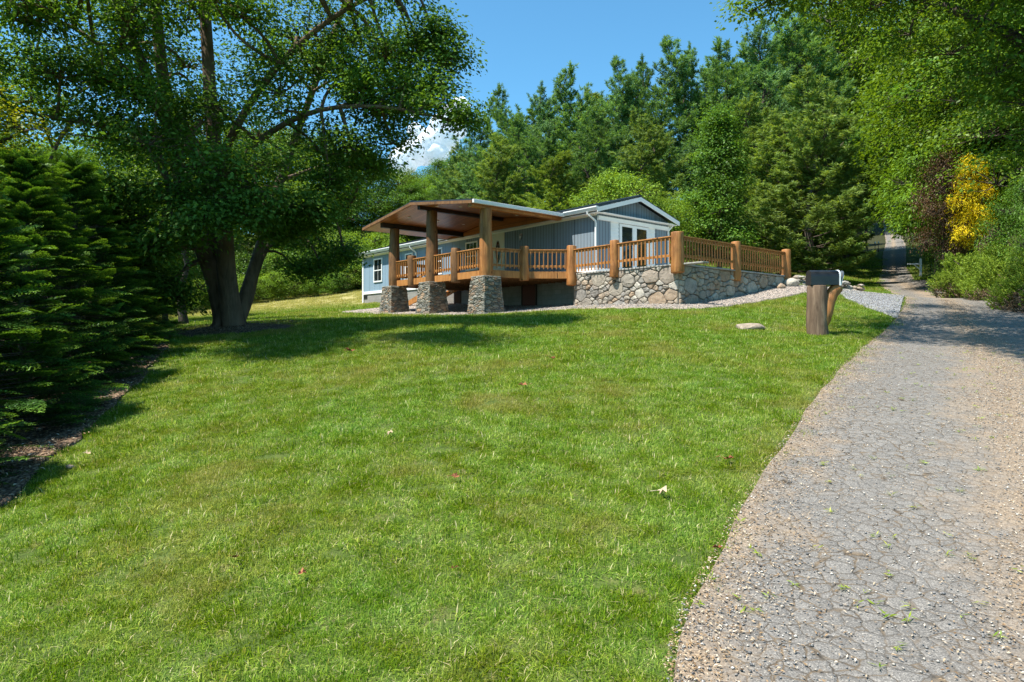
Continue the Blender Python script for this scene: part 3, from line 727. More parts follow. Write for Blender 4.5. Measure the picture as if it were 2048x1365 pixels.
w.add([(U3 + .3, .33, 6.47), (U1 - .3, .33, 6.47), (UR, .33, ZR - .16), (U3 + .3, .36, 6.47), (U1 - .3, .36, 6.47), (UR, .36, ZR - .16)], [(0, 1, 2), (5, 4, 3), (0, 3, 4, 1), (1, 4, 5, 2), (2, 5, 3, 0)])
w.build("gable_infill", M['ceiling'], proof)
w = MB()
for ue in (U3, U1): q = MB(); q.box((UR, VQ, ZR - .043), (ue - UR, 0, ZE - ZR), (0, .03, 0), (0, 0, -.11)); q.build('wood_fascia', M['log_dark'], proof)
w.box((U1, .4, ZE - .045), (.02, 0, 0), (0, VQ - .38, 0), (0, 0, -.10)); w.build("dark_fascia", M['roof'], proof)
w = MB(); w.box((U3 - .10, .34, ZE - .14), (.10, 0, 0), (0, VQ - .34, 0), (0, 0, .135)); w.build("gutter", M['white'], proof, bevel=.01)
for ue, zz, mt in ((8.44, 6.57, 'dark'), (5.41, 6.93, 'dark')):
    w = MB(); w.box((ue - .09, .3, zz - .12), (.18, 0, 0), (0, 4.45, 0), (0, 0, .22)); w.build("beam", M[mt], proof)
w = MB(); w.box((1.66, .3, 6.38), (.24, 0, 0), (0, 4.55, 0), (0, 0, .13)); w.build("beam", M['rail'], proof)
for (uu, v_) in ((3.4, 1.2), (3.4, 2.6), (3.4, 4.1), (7.2, 1.2), (7.2, 2.6), (7.2, 4.1), (4.6, 4.4), (2.2, 3.4)):
    zz = ZR - sp * abs(uu - UR) - .152; w = MB(); w.tube([(uu, v_, zz), (uu, v_, zz - .012)], .07, 14); w.build("recessed_lamp", M['lamp'], proof)
# stairs down at the far end
w = MB(); a, b = Vector((8.75, 0, DF - .1)), Vector((12.0, 0, 3.15))
for v_ in (.35, 1.55): w.bar(a + Vector((0, v_, 0)), b + Vector((0, v_, 0)), .06, .26)
for i in range(7): u_ = 9.0 + i * .43; w.box((u_, .38, DF - .16 - (i + .2) * .155), (.30, 0, 0), (0, 1.14, 0), (0, 0, .04))
w.bar(a + Vector((0, 1.6, .95)), b + Vector((0, 1.6, .95)), .05, .12)
st = w.build("stair", M['rail'], deck)
w = MB(); w.tube([(12.1, 1.65, 2.7), (12.1, 1.65, 4.35)], [.19, .17], 14, wob=.05); w.build("newel_post", M['log'], st)

# ---- stone retaining wall of the patio
wallt = house_frame("stone_wall")
tag(wallt, "mortared fieldstone retaining wall under the deck railing", "stone wall")
zb = 2.35
core = MB(); core.box((.05, .98, zb), (-4.6, 0, 0), (0, -.4, 0), (0, 0, 4.0 - zb)); core.box((-4.35, .98, zb), (-.18, 0, 0), (0, -7.1, 0), (0, 0, 4.0 - zb)); core.box((.05, .98, zb), (.25, 0, 0), (0, -.9, 0), (0, 0, 4.0 - zb))
core.build("mortar_core", M['mortar'], wallt)
prn = random.Random(77)
w = MB(); stones(w, lambda s, t_, d: (-4.55 + s, .985 + d, zb + t_), 4.75, 4.0 - zb, .085, .36, 1.35, prn, depth=.085, gap=.008)
stones(w, lambda s, t_, d: (-4.535 - d, .98 - s, zb + t_), 7.1, 4.0 - zb, .085, .38, 1.35, prn, depth=.08, gap=.008)
w.build("stones", M['stone'], wallt)
w = MB(); x = .25
while x > -4.7: L = prn.uniform(.4, .9); w.box((x, .75, 4.0), (-L + .012, 0, 0), (0, .33 + prn.uniform(-.02, .02), 0), (0, 0, .055 + prn.uniform(-.008, .008)), prn.random()); x -= L
y = .74
while y > -6.0: L = prn.uniform(.4, .9); w.box((-4.66 + prn.uniform(-.02, .02), y, 4.0), (.36, 0, 0), (0, -L + .012, 0), (0, 0, .055 + prn.uniform(-.008, .008)), prn.random()); y -= L
w.build("capstones", M['cap'], wallt, bevel=.012)
w = MB(); w.box((-4.30, .75, 4.02), (4.3, 0, 0), (0, -6.8, 0), (0, 0, .045)); w.build("patio_slab", M['slab'], wallt)
for o_ in (deck, wallt): pass

# ---- rocks
def rock_mesh(name, sx, sy, sz, mat, seed, sub=3, rough=.22):
    import bmesh
    bm = bmesh.new(); bmesh.ops.create_icosphere(bm, subdivisions=sub, radius=1.0); rg = random.Random(seed)
    pl = [(Vector((rg.gauss(0, 1), rg.gauss(0, 1), rg.gauss(0, 1))).normalized(), rg.uniform(.62, .92)) for _ in range(9)]
    for v in bm.verts:
        for n_, d in pl:
            k = v.co.dot(n_)
            if k > d: v.co -= n_ * (k - d) * .85
        v.co *= 1 + rg.uniform(-rough, rough) * .12
        v.co.x *= sx; v.co.y *= sy; v.co.z *= sz
    me = bpy.data.meshes.new(name); bm.to_mesh(me); bm.free(); me.materials.append(mat)
    a = me.attributes.new("rnd", 'FLOAT', 'FACE'); a.data.foreach_set("value", [rg.random()] * len(me.polygons)); return me
x, y, z = at(1500, 668, 17.0)
rk = link_mesh("flat_rock", rock_mesh("flat_rock", .44, .26, .115, M['rock'], 5)); rk.location = (x, y, g1(x, y) + .05); rk.rotation_euler = (R(4), R(-3), R(8))
tag(rk, "pale flat boulder lying on the lawn left of the log mailbox", "rock")
# dry stacked low wall beside the parking gravel
dw = empty("dry_stone_wall", gp(*A2(1650, 580, 30))); rg = random.Random(9)
tag(dw, "low dry stacked rock wall behind the mailbox at the edge of the gravel", "stone wall")
a, b = Vector(A2(1588, 570, 29.5)), Vector(A2(1722, 575, 31.0)); mbw = MB(); V_, F_, r_ = [], [], []
for i in range(120):
    s_ = rg.random(); row = rg.choice((0, 0, 0, 1, 1, 2)); p = a.lerp(b, s_ if s_ < .93 else .97)
    m_ = rock_mesh("tmp", rg.uniform(.12, .28), rg.uniform(.12, .2), rg.uniform(.06, .12), M['stone'], i, 2)
    z = g1(p.x, p.y) + .06 + row * .16; off = Vector((p.x + rg.uniform(-.1, .1), p.y + rg.uniform(-.2, .2), z)) - dw.location
    ca, sa = cos(rg.random() * 6), sin(rg.random() * 6); rr = rg.random()
    mbw.add([(v.co.x + off.x, v.co.y + off.y, v.co.z + off.z) for v in m_.vertices], [tuple(p_.vertices) for p_ in m_.polygons], rr); bpy.data.meshes.remove(m_)
o = mbw.build("stacked_stones", M['stone'], dw)
# boulders at the wall end
for i, (px, py, Y, s, lab) in enumerate(((1583, 590, 26.6, .33, "brown boulder against the far end of the fieldstone wall"), (1562, 596, 26.0, .22, "smaller rounded rock at the foot of the last cedar post"), (1592, 583, 27.2, .15, "small tan stone at the gravel edge beside the brown boulder"))):
    x, y, z = at(px, py, Y); o = link_mesh("boulder", rock_mesh("boulder", s, s * .8, s * .75, M['stone'], 50 + i)); o.location = (x, y, g1(x, y) + s * .35); o.rotation_euler = (0, 0, i)
    tag(o, lab, "rock", "rocks at the end of the wall")

# ---- mailbox on its log
x, y, z = at(1635, 672, 16.3); z = g1(x, y)
mbx = empty("mailbox", (x, y, z)); tag(mbx, "large black mailbox with its door ajar on a forked log post", "mailbox")
w = MB(); w.tube([(.03, 0, -.2), (.0, 0, 0), (-.02, 0, .25), (-.015, 0, .55), (-.01, 0, .85), (-.01, 0, 1.18)], [.26, .245, .238, .235, .23, .225], 22, wob=.04)
t = NT("grey_log", 0.85, 0.15); n1 = t.noise(t.coord("Object", (12, 12, 1.3)), 1.0, 6, .65, .8); n2 = t.noise(t.coord("Object"), 4, 5, .6)
t.base(t.mix(t.fr(n2, .4, .7, 0, .6), t.ramp(n1, [(.3, (.075, .048, .032)), (.55, (.18, .12, .08)), (.75, (.33, .235, .155))]), (.13, .085, .055))); t.normal(t.bump(n1, .6, .02)); M['grey_log'] = t.m
w.build("log_post", M['grey_log'], mbx, bevel=.02)
w = MB(); w.tube([(.06, -.03, .10), (.12, -.03, .34), (.19, -.03, .58), (.25, -.02, .80), (.34, -.01, .98), (.44, 0, 1.10), (.50, 0, 1.16)], [.10, .16, .165, .155, .145, .14, .14], 18, wob=.05)
w.build("forked_limb", M['log'], mbx, bevel=.015)
def barrel(x0, x1, zb, hw, hh, n=12, th=0):
    pr = [(-hw, zb)] + [(-hw * cos(pi * k / n), zb + hh - hw + hw * sin(pi * k / n)) for k in range(n + 1)] + [(hw, zb)]
    return [(x0, a, b) for a, b in pr], [(x1, a, b) for a, b in pr]
w = MB(); A_, B_ = barrel(-.22, .46, 1.19, .155, .36); n_ = len(A_)
w.add(A_ + B_, [(k + 1, k, n_ + k, n_ + k + 1) for k in range(n_ - 1)] + [(0, n_ - 1, 2 * n_ - 1, n_)], smooth=False); w.add(A_, [tuple(range(n_))])
C_, D_ = barrel(.459, .40, 1.20, .146, .342); w.add(C_ + D_, [(k, k + 1, n_ + k + 1, n_ + k) for k in range(n_ - 1)]); w.add(D_, [tuple(reversed(range(n_)))])
bx = w.build("box", M['black'], mbx)
w = MB(); w.box((-.222, -.157, 1.30), (.67, 0, 0), (0, .006, 0), (0, 0, .012)); w.build("seam_ridge", M['black'], bx)
w = MB(); A_, B_ = barrel(.45, .485, 1.175, .165, .385); C_, D_ = barrel(.45, .485, 1.19, .15, .355)
w.add(A_ + B_ + C_ + D_, [(k + 1, k, n_ + k, n_ + k + 1) for k in range(n_ - 1)] + [(2 * n_ + k, 2 * n_ + k + 1, 3 * n_ + k + 1, 3 * n_ + k) for k in range(n_ - 1)] + [(n_ + k + 1, n_ + k, 3 * n_ + k, 3 * n_ + k + 1) for k in range(n_ - 1)] + [(k, k + 1, 2 * n_ + k + 1, 2 * n_ + k) for k in range(n_ - 1)])
w.build("door_rim", M['white'], mbx)
w = MB(); A_, B_ = barrel(0, .014, 0, .15, .36); w.add(A_ + B_, [(k + 1, k, n_ + k, n_ + k + 1) for k in range(n_ - 1)] + [tuple(range(n_)), tuple(reversed([n_ + k for k in range(n_)]))])
w.tube([(.014, 0, .27), (.05, 0, .29)], .014, 8); dr = w.build("door", M['steel'], mbx); dr.location = (.49, 0, 1.19); dr.rotation_euler = (0, R(14), 0)
# ---- neighbour's white post
x, y, z = at(1841, 560, 50); np_ = empty("mailbox_post", (x, y, g1(x, y))); tag(np_, "slim white mailbox post with a side arm beside the far drive", "post")
w = MB(); w.box((-.06, -.06, 0), (.12, 0, 0), (0, .12, 0), (0, 0, 1.32)); w.build("upright", M['white'], np_)
w = MB(); w.box((-.95, -.04, .88), (.89, 0, 0), (0, .08, 0), (0, 0, .09)); w.bar((-.5, 0, .9), (-.06, 0, .55), .05, .05); w.build("arm", M['white'], np_)
for i, px in enumerate((1750, 1757)):
    x, y, z = at(px, 515, 74); o = empty("driveway_marker", (x, y, g1(x, y)))
    w = MB(); w.tube([(0, 0, 0), (0, 0, .95)], .03, 6); w.build("stake", M['red_door'], o); w = MB(); w.tube([(0, 0, .95), (0, 0, 1.15)], .07, 8); w.build("reflector", M['white'], o)
    tag(o, ("left" if i == 0 else "right") + " one of two thin red marker stakes beside the upper driveway", "marker", "driveway marker stakes")
# ---- fallen branch
x, y, z = at(1935, 573, 33.5); fb = MB(); zz = g1(x, y)
fb.tube([(x - .75, y + .5, zz + .95), (x - .6, y + .3, zz + .55), (x - .2, y + .05, zz + .35), (x + .45, y - .2, zz + .05)], [.02, .05, .07, .09], 8)
fb.tube([(x - .3, y + .1, zz + .40), (x - .5, y + .0, zz + .30)], [.04, .02], 6)
t = NT("bare_branch", .8, .2); t.base((.55, .48, .40)); M['bare'] = t.m
tag(fb.build("fallen_branch", M['bare']), "bleached bare branch lying at the foot of the juniper bushes", "branch")
# ---- neighbouring cabin half hidden by the pines
x, y, z = at(1580, 492, 66); nh = empty("neighbour_cabin", (x, y, g1(x, y)), R(-12)); tag(nh, "tan cabin with a porch rail almost hidden behind the big pine", "house")
t = plain("tan_cabin", (.30, .22, .14), .8)
w = MB(); w.box((-5, 2, 0), (12, 0, 0), (0, 6, 0), (0, 0, 3.0)); w.build("wall", t, nh)
w = MB(); w.add([(-5.6, 0, 2.9), (7.6, 0, 2.9), (7.6, 5, 5.2), (-5.6, 5, 5.2), (-5.6, 10, 2.9), (7.6, 10, 2.9)], [(0, 1, 2, 3), (3, 2, 5, 4), (0, 3, 4), (1, 5, 2)]); w.build("roof", plain("grey_shingle", (.22, .19, .17), .9), nh)
w = MB(); w.box((-5, 0, 0), (12, 0, 0), (0, 2, 0), (0, 0, .4)); w.build("porch_floor", t, nh)
w = MB(); w.box((-5, .05, 1.25), (8, 0, 0), (0, .06, 0), (0, 0, .08)); w.box((-5, .05, .5), (8, 0, 0), (0, .06, 0), (0, 0, .06))
for i in range(40): w.box((-5 + i * .2, .06, .5), (.05, 0, 0), (0, .04, 0), (0, 0, .8))
w.build("porch_rail", M['white'], nh)
for xx in (-4.9, -1, 3, 6.8): w = MB(); w.box((xx, .02, .4), (.14, 0, 0), (0, .14, 0), (0, 0, 2.5)); w.build("porch_post", t, nh)
# ------------------------------------------------------------------ foliage generators
def unit(a): return a / (np.linalg.norm(a, axis=-1, keepdims=True) + 1e-9)
def leaves(rg, P, N, size, aspect=0.6, T=None, fold=0.12):
    """one rhombic leaf per point: P base centre, N face normal, T long axis"""
    n = len(P)
    if T is None: T = rg.normal(size=(n, 3))
    T = unit(T - N * (T * N).sum(1, keepdims=True)); B = np.cross(N, T); s = np.asarray(size).reshape(-1, 1) * np.ones((n, 1))
    v = np.stack([P - T * s * .5, P + B * s * aspect * .5 + N * s * fold - T * s * .06, P + T * s * .5, P - B * s * aspect * .5 + N * s * fold - T * s * .06], 1)
    return v.reshape(-1, 3)
def quads(nv): return np.arange(nv).reshape(-1, 4)

class Wood:
    """many tapering limbs in one mesh"""
    def __init__(s): s.V = []; s.F = []; s.n = 0
    def limb(s, pts, rad, k=6):
        pts = np.asarray(pts, float); m = len(pts); rad = np.asarray(rad, float)
        d = unit(np.gradient(pts, axis=0)); ref = np.array([0, 0, 1.]) if abs(d[m // 2][2]) < .8 else np.array([1., 0, 0])
        a = unit(np.cross(d, ref)); b = np.cross(d, a); th = np.arange(k) * 2 * pi / k
        v = pts[:, None] + a[:, None] * (np.cos(th)[None, :, None] * rad[:, None, None]) + b[:, None] * (np.sin(th)[None, :, None] * rad[:, None, None])
        i = (np.arange(m - 1)[:, None] * k + np.arange(k)[None]); j = (np.arange(m - 1)[:, None] * k + (np.arange(k)[None] + 1) % k)
        s.V.append(v.reshape(-1, 3)); s.F.append(np.stack([i, i + k, j + k, j], -1).reshape(-1, 4) + s.n); s.n += m * k
    def curve(s, p, q, r0, r1, rg, bend=.12, n=5, k=5, lift=0.0):
        p, q = np.asarray(p, float), np.asarray(q, float); tt = np.linspace(0, 1, n)[:, None]; L = np.linalg.norm(q - p)
        w = rg.normal(0, bend * L * .5, 3); c = p + (q - p) * tt + w * np.sin(tt * pi) + np.array([0, 0, lift * L]) * np.sin(tt * pi)
        s.limb(c, np.linspace(r0, r1, n), k)
    def mesh(s, name, mat): return np_mesh(name, np.concatenate(s.V), np.concatenate(s.F), mat, smooth=True)

def sphere_pts(rg, n): return unit(rg.normal(size=(n, 3)))

def broad_crown(rg, lobes, leaf, per, clump=0.5, aspect=.6, droop=0.0, flat=.45, wood=None, anchors=None, twig=.02, shell=.6):
    """lobes: (centre, radii, number of clumps). returns verts, rnd"""
    Vs, Rn = [], []
    for c, r, k in lobes:
        c, r = np.asarray(c, float), np.asarray(r, float)
        d = sphere_pts(rg, k); d[:, 2] = np.where(d[:, 2] < -.35, -d[:, 2] * .6, d[:, 2]); d = unit(d)
        f = shell + (1.05 - shell) * rg.random((k, 1)) ** .7
        cc = c + d * r * f
        if wood is not None:
            a = anchors[np.argmin(((anchors - c) ** 2).sum(1))] if anchors is not None else c
            wood.curve(a, c, twig * 3.2, twig * 1.5, rg, .15, 6, 6, .05)
            for q in cc[rg.random(k) < .85]: wood.curve(c + (q - c) * .05, q, twig * .9, twig * .25, rg, .12, 4, 4)
        m = per
        off = np.clip(rg.normal(size=(k, m, 3)), -1.7, 1.7) * clump * np.array([1, 1, flat]) * rg.uniform(.6, 1.25, (k, 1, 1))
        P = cc[:, None] + off; P[..., 2] -= droop * (off[..., 0] ** 2 + off[..., 1] ** 2)
        N = unit(np.array([0, 0, .9]) + d[:, None] * .55 + off * .5 + rg.normal(size=(k, m, 3)) * .55)
        T = unit(d[:, None] * .8 + off * 1.0 + rg.normal(size=(k, m, 3)) * .5 + np.array([0, 0, -.35]))
        sz = leaf * rg.uniform(.5, 1.35, (k, m))
        Vs.append(leaves(rg, P.reshape(-1, 3), N.reshape(-1, 3), sz.reshape(-1), aspect, T.reshape(-1, 3)))
        Rn.append(np.clip(rg.normal(.45, .2, (k, m)) + rg.normal(0, .14, (k, 1)), 0, 1).reshape(-1))
    return np.concatenate(Vs), np.concatenate(Rn)

# leaf colours (albedo)
M['l_maple'] = foliage("maple_leaf", (.055, .120, .024), (.105, .21, .036), (.185, .32, .056), .48, .5, .5, spec=.12)
M['l_broad'] = foliage("broadleaf", (.06, .115, .012), (.13, .22, .020), (.23, .34, .036), .42, .45, .2, spec=.2)
M['l_light'] = foliage("light_leaf", (0.081, 0.162, 0.019), (0.149, 0.27, 0.027), (0.23, 0.365, 0.047), .40, .5, .3)
M['l_lime'] = foliage("lime_leaf", (0.1, 0.188, 0.02), (0.188, 0.3, 0.031), (0.275, 0.4, 0.05), .40, .5, .3)
M['l_mid'] = foliage("mid_leaf", (.055, .12, .018), (.105, .21, .028), (.18, .31, .045), .40, .45, .3)
M['l_pine'] = foliage("pine_needle", (.07, .145, .055), (.15, .28, .095), (.25, .40, .13), .42, .5, .22, var=.3)
M['l_pine2'] = foliage("pine_needle_yellowish", (.09, .15, .035), (.19, .28, .06), (.30, .38, .09), .42, .5, .22, var=.3)
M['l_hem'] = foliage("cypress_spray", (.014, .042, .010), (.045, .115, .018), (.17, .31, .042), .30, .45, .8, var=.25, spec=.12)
M['l_yellow'] = foliage("yellow_leaf", (.62, .48, .01), (.80, .62, .015), (.9, .74, .04), .35, .5, .6, var=.1)
M['l_red'] = foliage("red_brown_leaf", (.06, .035, .018), (.11, .06, .032), (.16, .12, .05), .3, .5, .6)
M['l_ygreen'] = foliage("yellow_green_leaf", (0.156, 0.204, 0.014), (0.264, 0.3, 0.019), (0.408, 0.396, 0.036), .40, .5, .6)
M['l_jun'] = foliage("juniper_needle", (.10, .17, .02), (.20, .29, .03), (.32, .40, .05), .3, .5, 1.2, var=.25)
M['l_jdead'] = foliage("dry_juniper", (.12, .08, .05), (.2, .14, .09), (.3, .23, .15), .15, .6, 1.2)
M['bark'] = bark("maple_bark", (.045, .030, .020), (.15, .105, .070), (9, 9, 1.3), 1.0)
M['bark_dark'] = bark("dark_bark", (.03, .022, .017), (.085, .065, .05))
M['bark_pine'] = bark("pine_bark", (.05, .038, .03), (.12, .09, .07))

# ---------- broadleaf prototypes (about 10 m tall, crown from z0 up)
def make_broad(seed, H=10.0, rad=3.2, z0=1.5, leafm=None, leaf=.17, lobes=16, per=42, clumps=26, aspect=.62, droop=0.0, cone=0.0, trunk=.16, barkm=None, clump=.5):
    rg = np.random.default_rng(seed); w = Wood()
    tr = np.array([[rg.normal(0, .12) * i, rg.normal(0, .12) * i, (H * .86) * i / 6] for i in range(7)]); tr[0, :2] = 0
    w.limb(tr, np.linspace(trunk, .03, 7) * np.array([1.35, 1, 1, 1, 1, 1, 1]), 8)
    L = []
    for i in range(lobes):
        h = z0 + (H - z0) * ((i + .5) / lobes) ** .85 * .93; q = (h - z0) / (H - z0)
        R_ = rad * ((1 - q) ** .75 * 1.0 if cone else (1 - abs(q - .38) ** 2 * 1.9)); R_ = max(R_, .35)
        a = i * 2.4 + rg.normal(0, .3); f = rg.uniform(.35, .75)
        lr = max(.55, R_ * rg.uniform(.42, .62)); L.append(((cos(a) * R_ * f, sin(a) * R_ * f, h), (lr, lr, lr * .72), int(clumps * (.5 + lr / rad))))
    zs = np.linspace(z0 * .7, H * .84, 14)
    anchors = np.stack([np.interp(zs, tr[:, 2], tr[:, 0]), np.interp(zs, tr[:, 2], tr[:, 1]), zs], 1)
    V, r = broad_crown(rg, L, leaf, per, clump, aspect, droop, .5, w, anchors - np.array([0, 0, .6]), .022)
    return w.mesh("trunk", barkm or M['bark_dark']), np_mesh("crown", V, quads(len(V)), leafm, r)

# ---------- white pine prototypes (about 18 m tall)
def make_pine(seed, H=18.0, rad=4.2, bare=2.5, leafm=None, dense=1.0, needle=.30, width=.034):
    rg = np.random.default_rng(seed); w = Wood()
    tr = np.array([[rg.normal(0, .10) * i, rg.normal(0, .10) * i, H * i / 8] for i in range(9)]); tr[0, :2] = 0
    w.limb(tr, np.linspace(.26, .03, 9), 8)
    TP, TD = [], []
    z = bare
    while z < H - .25:
        q = (z - bare) / (H - bare); Lm = rad * (1 - q) ** .62 * rg.uniform(.75, 1.08) * (1.0 if q > .12 else .75) + .25
        k = rg.integers(5, 8) if q < .85 else 4; a0 = rg.random() * 6.3
        c0 = np.array([np.interp(z, tr[:, 2], tr[:, 0]), np.interp(z, tr[:, 2], tr[:, 1]), z])
        for j in range(k):
            a = a0 + j * 2 * pi / k + rg.normal(0, .22); L = Lm * rg.uniform(.45, 1.22); el = .08 + q * .75 + rg.normal(0, .08)
            d = np.array([cos(a) * cos(el), sin(a) * cos(el), sin(el)]); s = np.linspace(0, 1, 6)[:, None]
            pts = c0 + d * L * s + np.array([0, 0, 1]) * (L * .16 * (s ** 2) - L * .07 * np.sin(s * pi))
            w.limb(pts, np.linspace(.045 * (1 - q) + .015, .008, 6), 4)
            nt = max(4, int(L * 10.5 * dense * (1 - .5 * q))); ss = rg.uniform(.28, 1.0, nt) ** .75
            base = np.stack([np.interp(ss, s[:, 0], pts[:, i]) for i in range(3)], 1)
            side = np.array([-sin(a), cos(a), 0]); sp = (1.05 - ss) * L * .42 + .12
            off = side * (rg.uniform(-1, 1, nt) * sp)[:, None] + np.array([0, 0, 1]) * rg.normal(.02, .05, nt)[:, None]
            TP.append(base + off); dd = unit(d * 1.0 + side * np.sign((off * side).sum(1))[:, None] * .6 + np.array([0, 0, .55]) + rg.normal(0, .25, (nt, 3))); TD.append(dd)
        z += rg.uniform(.55, .92) * (1 - .3 * q)
    TP.append(np.array([tr[-1] + [0, 0, .1 * i] for i in range(-6, 4)])); TD.append(unit(np.tile([0, 0, 1.], (10, 1)) + rg.normal(0, .3, (10, 3))))
    TP, TD = np.concatenate(TP), np.concatenate(TD); nt = len(TP); m = 19
    d = unit(TD[:, None] * 1.1 + rg.normal(0, .75, (nt, m, 3))); ln = needle * rg.uniform(.7, 1.3, (nt, m, 1))
    P = TP[:, None] + d * ln * .55 + TD[:, None] * rg.uniform(-.15, .12, (nt, m, 1)); N = unit(np.cross(d, rg.normal(size=(nt, m, 3))) + np.array([-.35, -.3, .75]))
    V = leaves(rg, P.reshape(-1, 3), N.reshape(-1, 3), ln.reshape(-1), width / needle * 1.6, d.reshape(-1, 3), 0)
    r = np.clip(rg.normal(.45, .2, (nt, m)) + rg.normal(0, .12, (nt, 1)), 0, 1).reshape(-1)
    return w.mesh("trunk", M['bark_pine']), np_mesh("crown", V, quads(len(V)), leafm or M['l_pine'], r)

# ---------- feathery hedge cypress (about 6 m)
def frond(rg, L, n=16, leafl=.06):
    """flat spray along +x, drooping tips; returns (verts, normals implied)"""
    P, T, S = [], [], []
    for i in range(n):
        s = (i + .5) / n; ln = L * .46 * (1 - s) ** .8 * (.55 + .45 * min(1, s * 5)) + .03
        for sg in (-1, 1):
            dirv = np.array([cos(.85), sg * sin(.85), 0]); k = max(2, int(ln / leafl * 1.7))
            for j in range(k):
                q = (j + .6) / k; p = np.array([s * L, 0, 0]) + dirv * ln * q
                for h in (-1, 1):
                    P.append(p + np.array([0.012, 0, 0])); T.append([cos(.85 * sg + h * .6), sin(.85 * sg + h * .6), 0]); S.append(leafl * (1.2 - .5 * q))
    P = np.array(P); T = np.array(T); S = np.array(S)
    x = np.clip(P[:, 0] / L, 0, 1.2); P[:, 2] = .07 * L * np.sin(x * pi * .8) - .14 * L * x ** 2.2 - .35 * np.abs(P[:, 1]) ** 1.5
    T[:, 2] = -.35 * x
    return P, unit(T), S
def make_hedge(seed, H=6.0, rad=1.9, nf=520, leafl=.058):
    rg = np.random.default_rng(seed); w = Wood(); w.limb([[0, 0, 0], [0, 0, H * .5], [0, 0, H * .98]], [.13, .08, .015], 7)
    Vs, Rn = [], []
    protos = [frond(rg, 1.0, 14, leafl) for _ in range(1)]
    for i in range(nf):
        q = ((i + rg.random()) / nf) ** 1.25; z = .25 + q * (H - .35); Rr = rad * (1 - q) ** .72 * (1 if q > .06 else .85) * rg.uniform(.82, 1.12) + .12
        a = i * 2.39996 + rg.normal(0, .2); L = rg.uniform(.5, 1.35) * (.9 - .4 * q); el = rg.normal(.15, .30) + .45 * q; Rr *= rg.uniform(.8, 1.1)
        P, T, S = protos[0]; P = P * L
        rot_e = np.array([[cos(el), 0, -sin(el)], [0, 1, 0], [sin(el), 0, cos(el)]]); ro = rg.normal(0, .35); rot_r = np.array([[1, 0, 0], [0, cos(ro), -sin(ro)], [0, sin(ro), cos(ro)]])
        rot_a = np.array([[cos(a), -sin(a), 0], [sin(a), cos(a), 0], [0, 0, 1]]); Mx = rot_a @ rot_e @ rot_r
        r0 = max(.05, Rr - L * .9); base = np.array([cos(a) * r0, sin(a) * r0, z])
        keep = rg.random(len(P)) < .93
        Pw = (P[keep] @ Mx.T) + base + rg.normal(0, .008, (keep.sum(), 3)); Tw = T[keep] @ Mx.T; Nn = unit((np.array([[0, 0, 1.]]) @ Mx.T) + rg.normal(0, .28, Pw.shape))
        Vs.append(leaves(rg, Pw, Nn, S[keep] * rg.uniform(.8, 1.15), .30, Tw, .02))
        tip = np.clip(P[keep, 0] / L + np.abs(P[keep, 1]) / L * .6, 0, 1); Rn.append(np.clip(.10 + .85 * tip ** 1.8 + rg.normal(0, .12, keep.sum()) + rg.normal(0, .08), 0, 1))  # dark base to pale tip: sunlit spray tips put into the leaf colour
        if i % 3 == 0: w.limb([[0, 0, z - .15], base, base + (np.array([.6 * L, 0, .03]) @ Mx.T)], [.02, .012, .004], 4)
    V = np.concatenate(Vs)
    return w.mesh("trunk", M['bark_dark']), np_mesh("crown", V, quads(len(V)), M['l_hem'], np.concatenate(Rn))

def plant(name, proto, x, y, h_scale, rz, label, cat="tree", group=None, wscale=None, dz=-.1, parts=("trunk", "crown")):
    o = empty(name, (x, y, g1(x, y) + dz), rz); o.scale = ((wscale or h_scale), (wscale or h_scale), h_scale)
    for nm, me in zip(parts, proto): link_mesh(nm, me, o)
    return tag(o, label, cat, group)

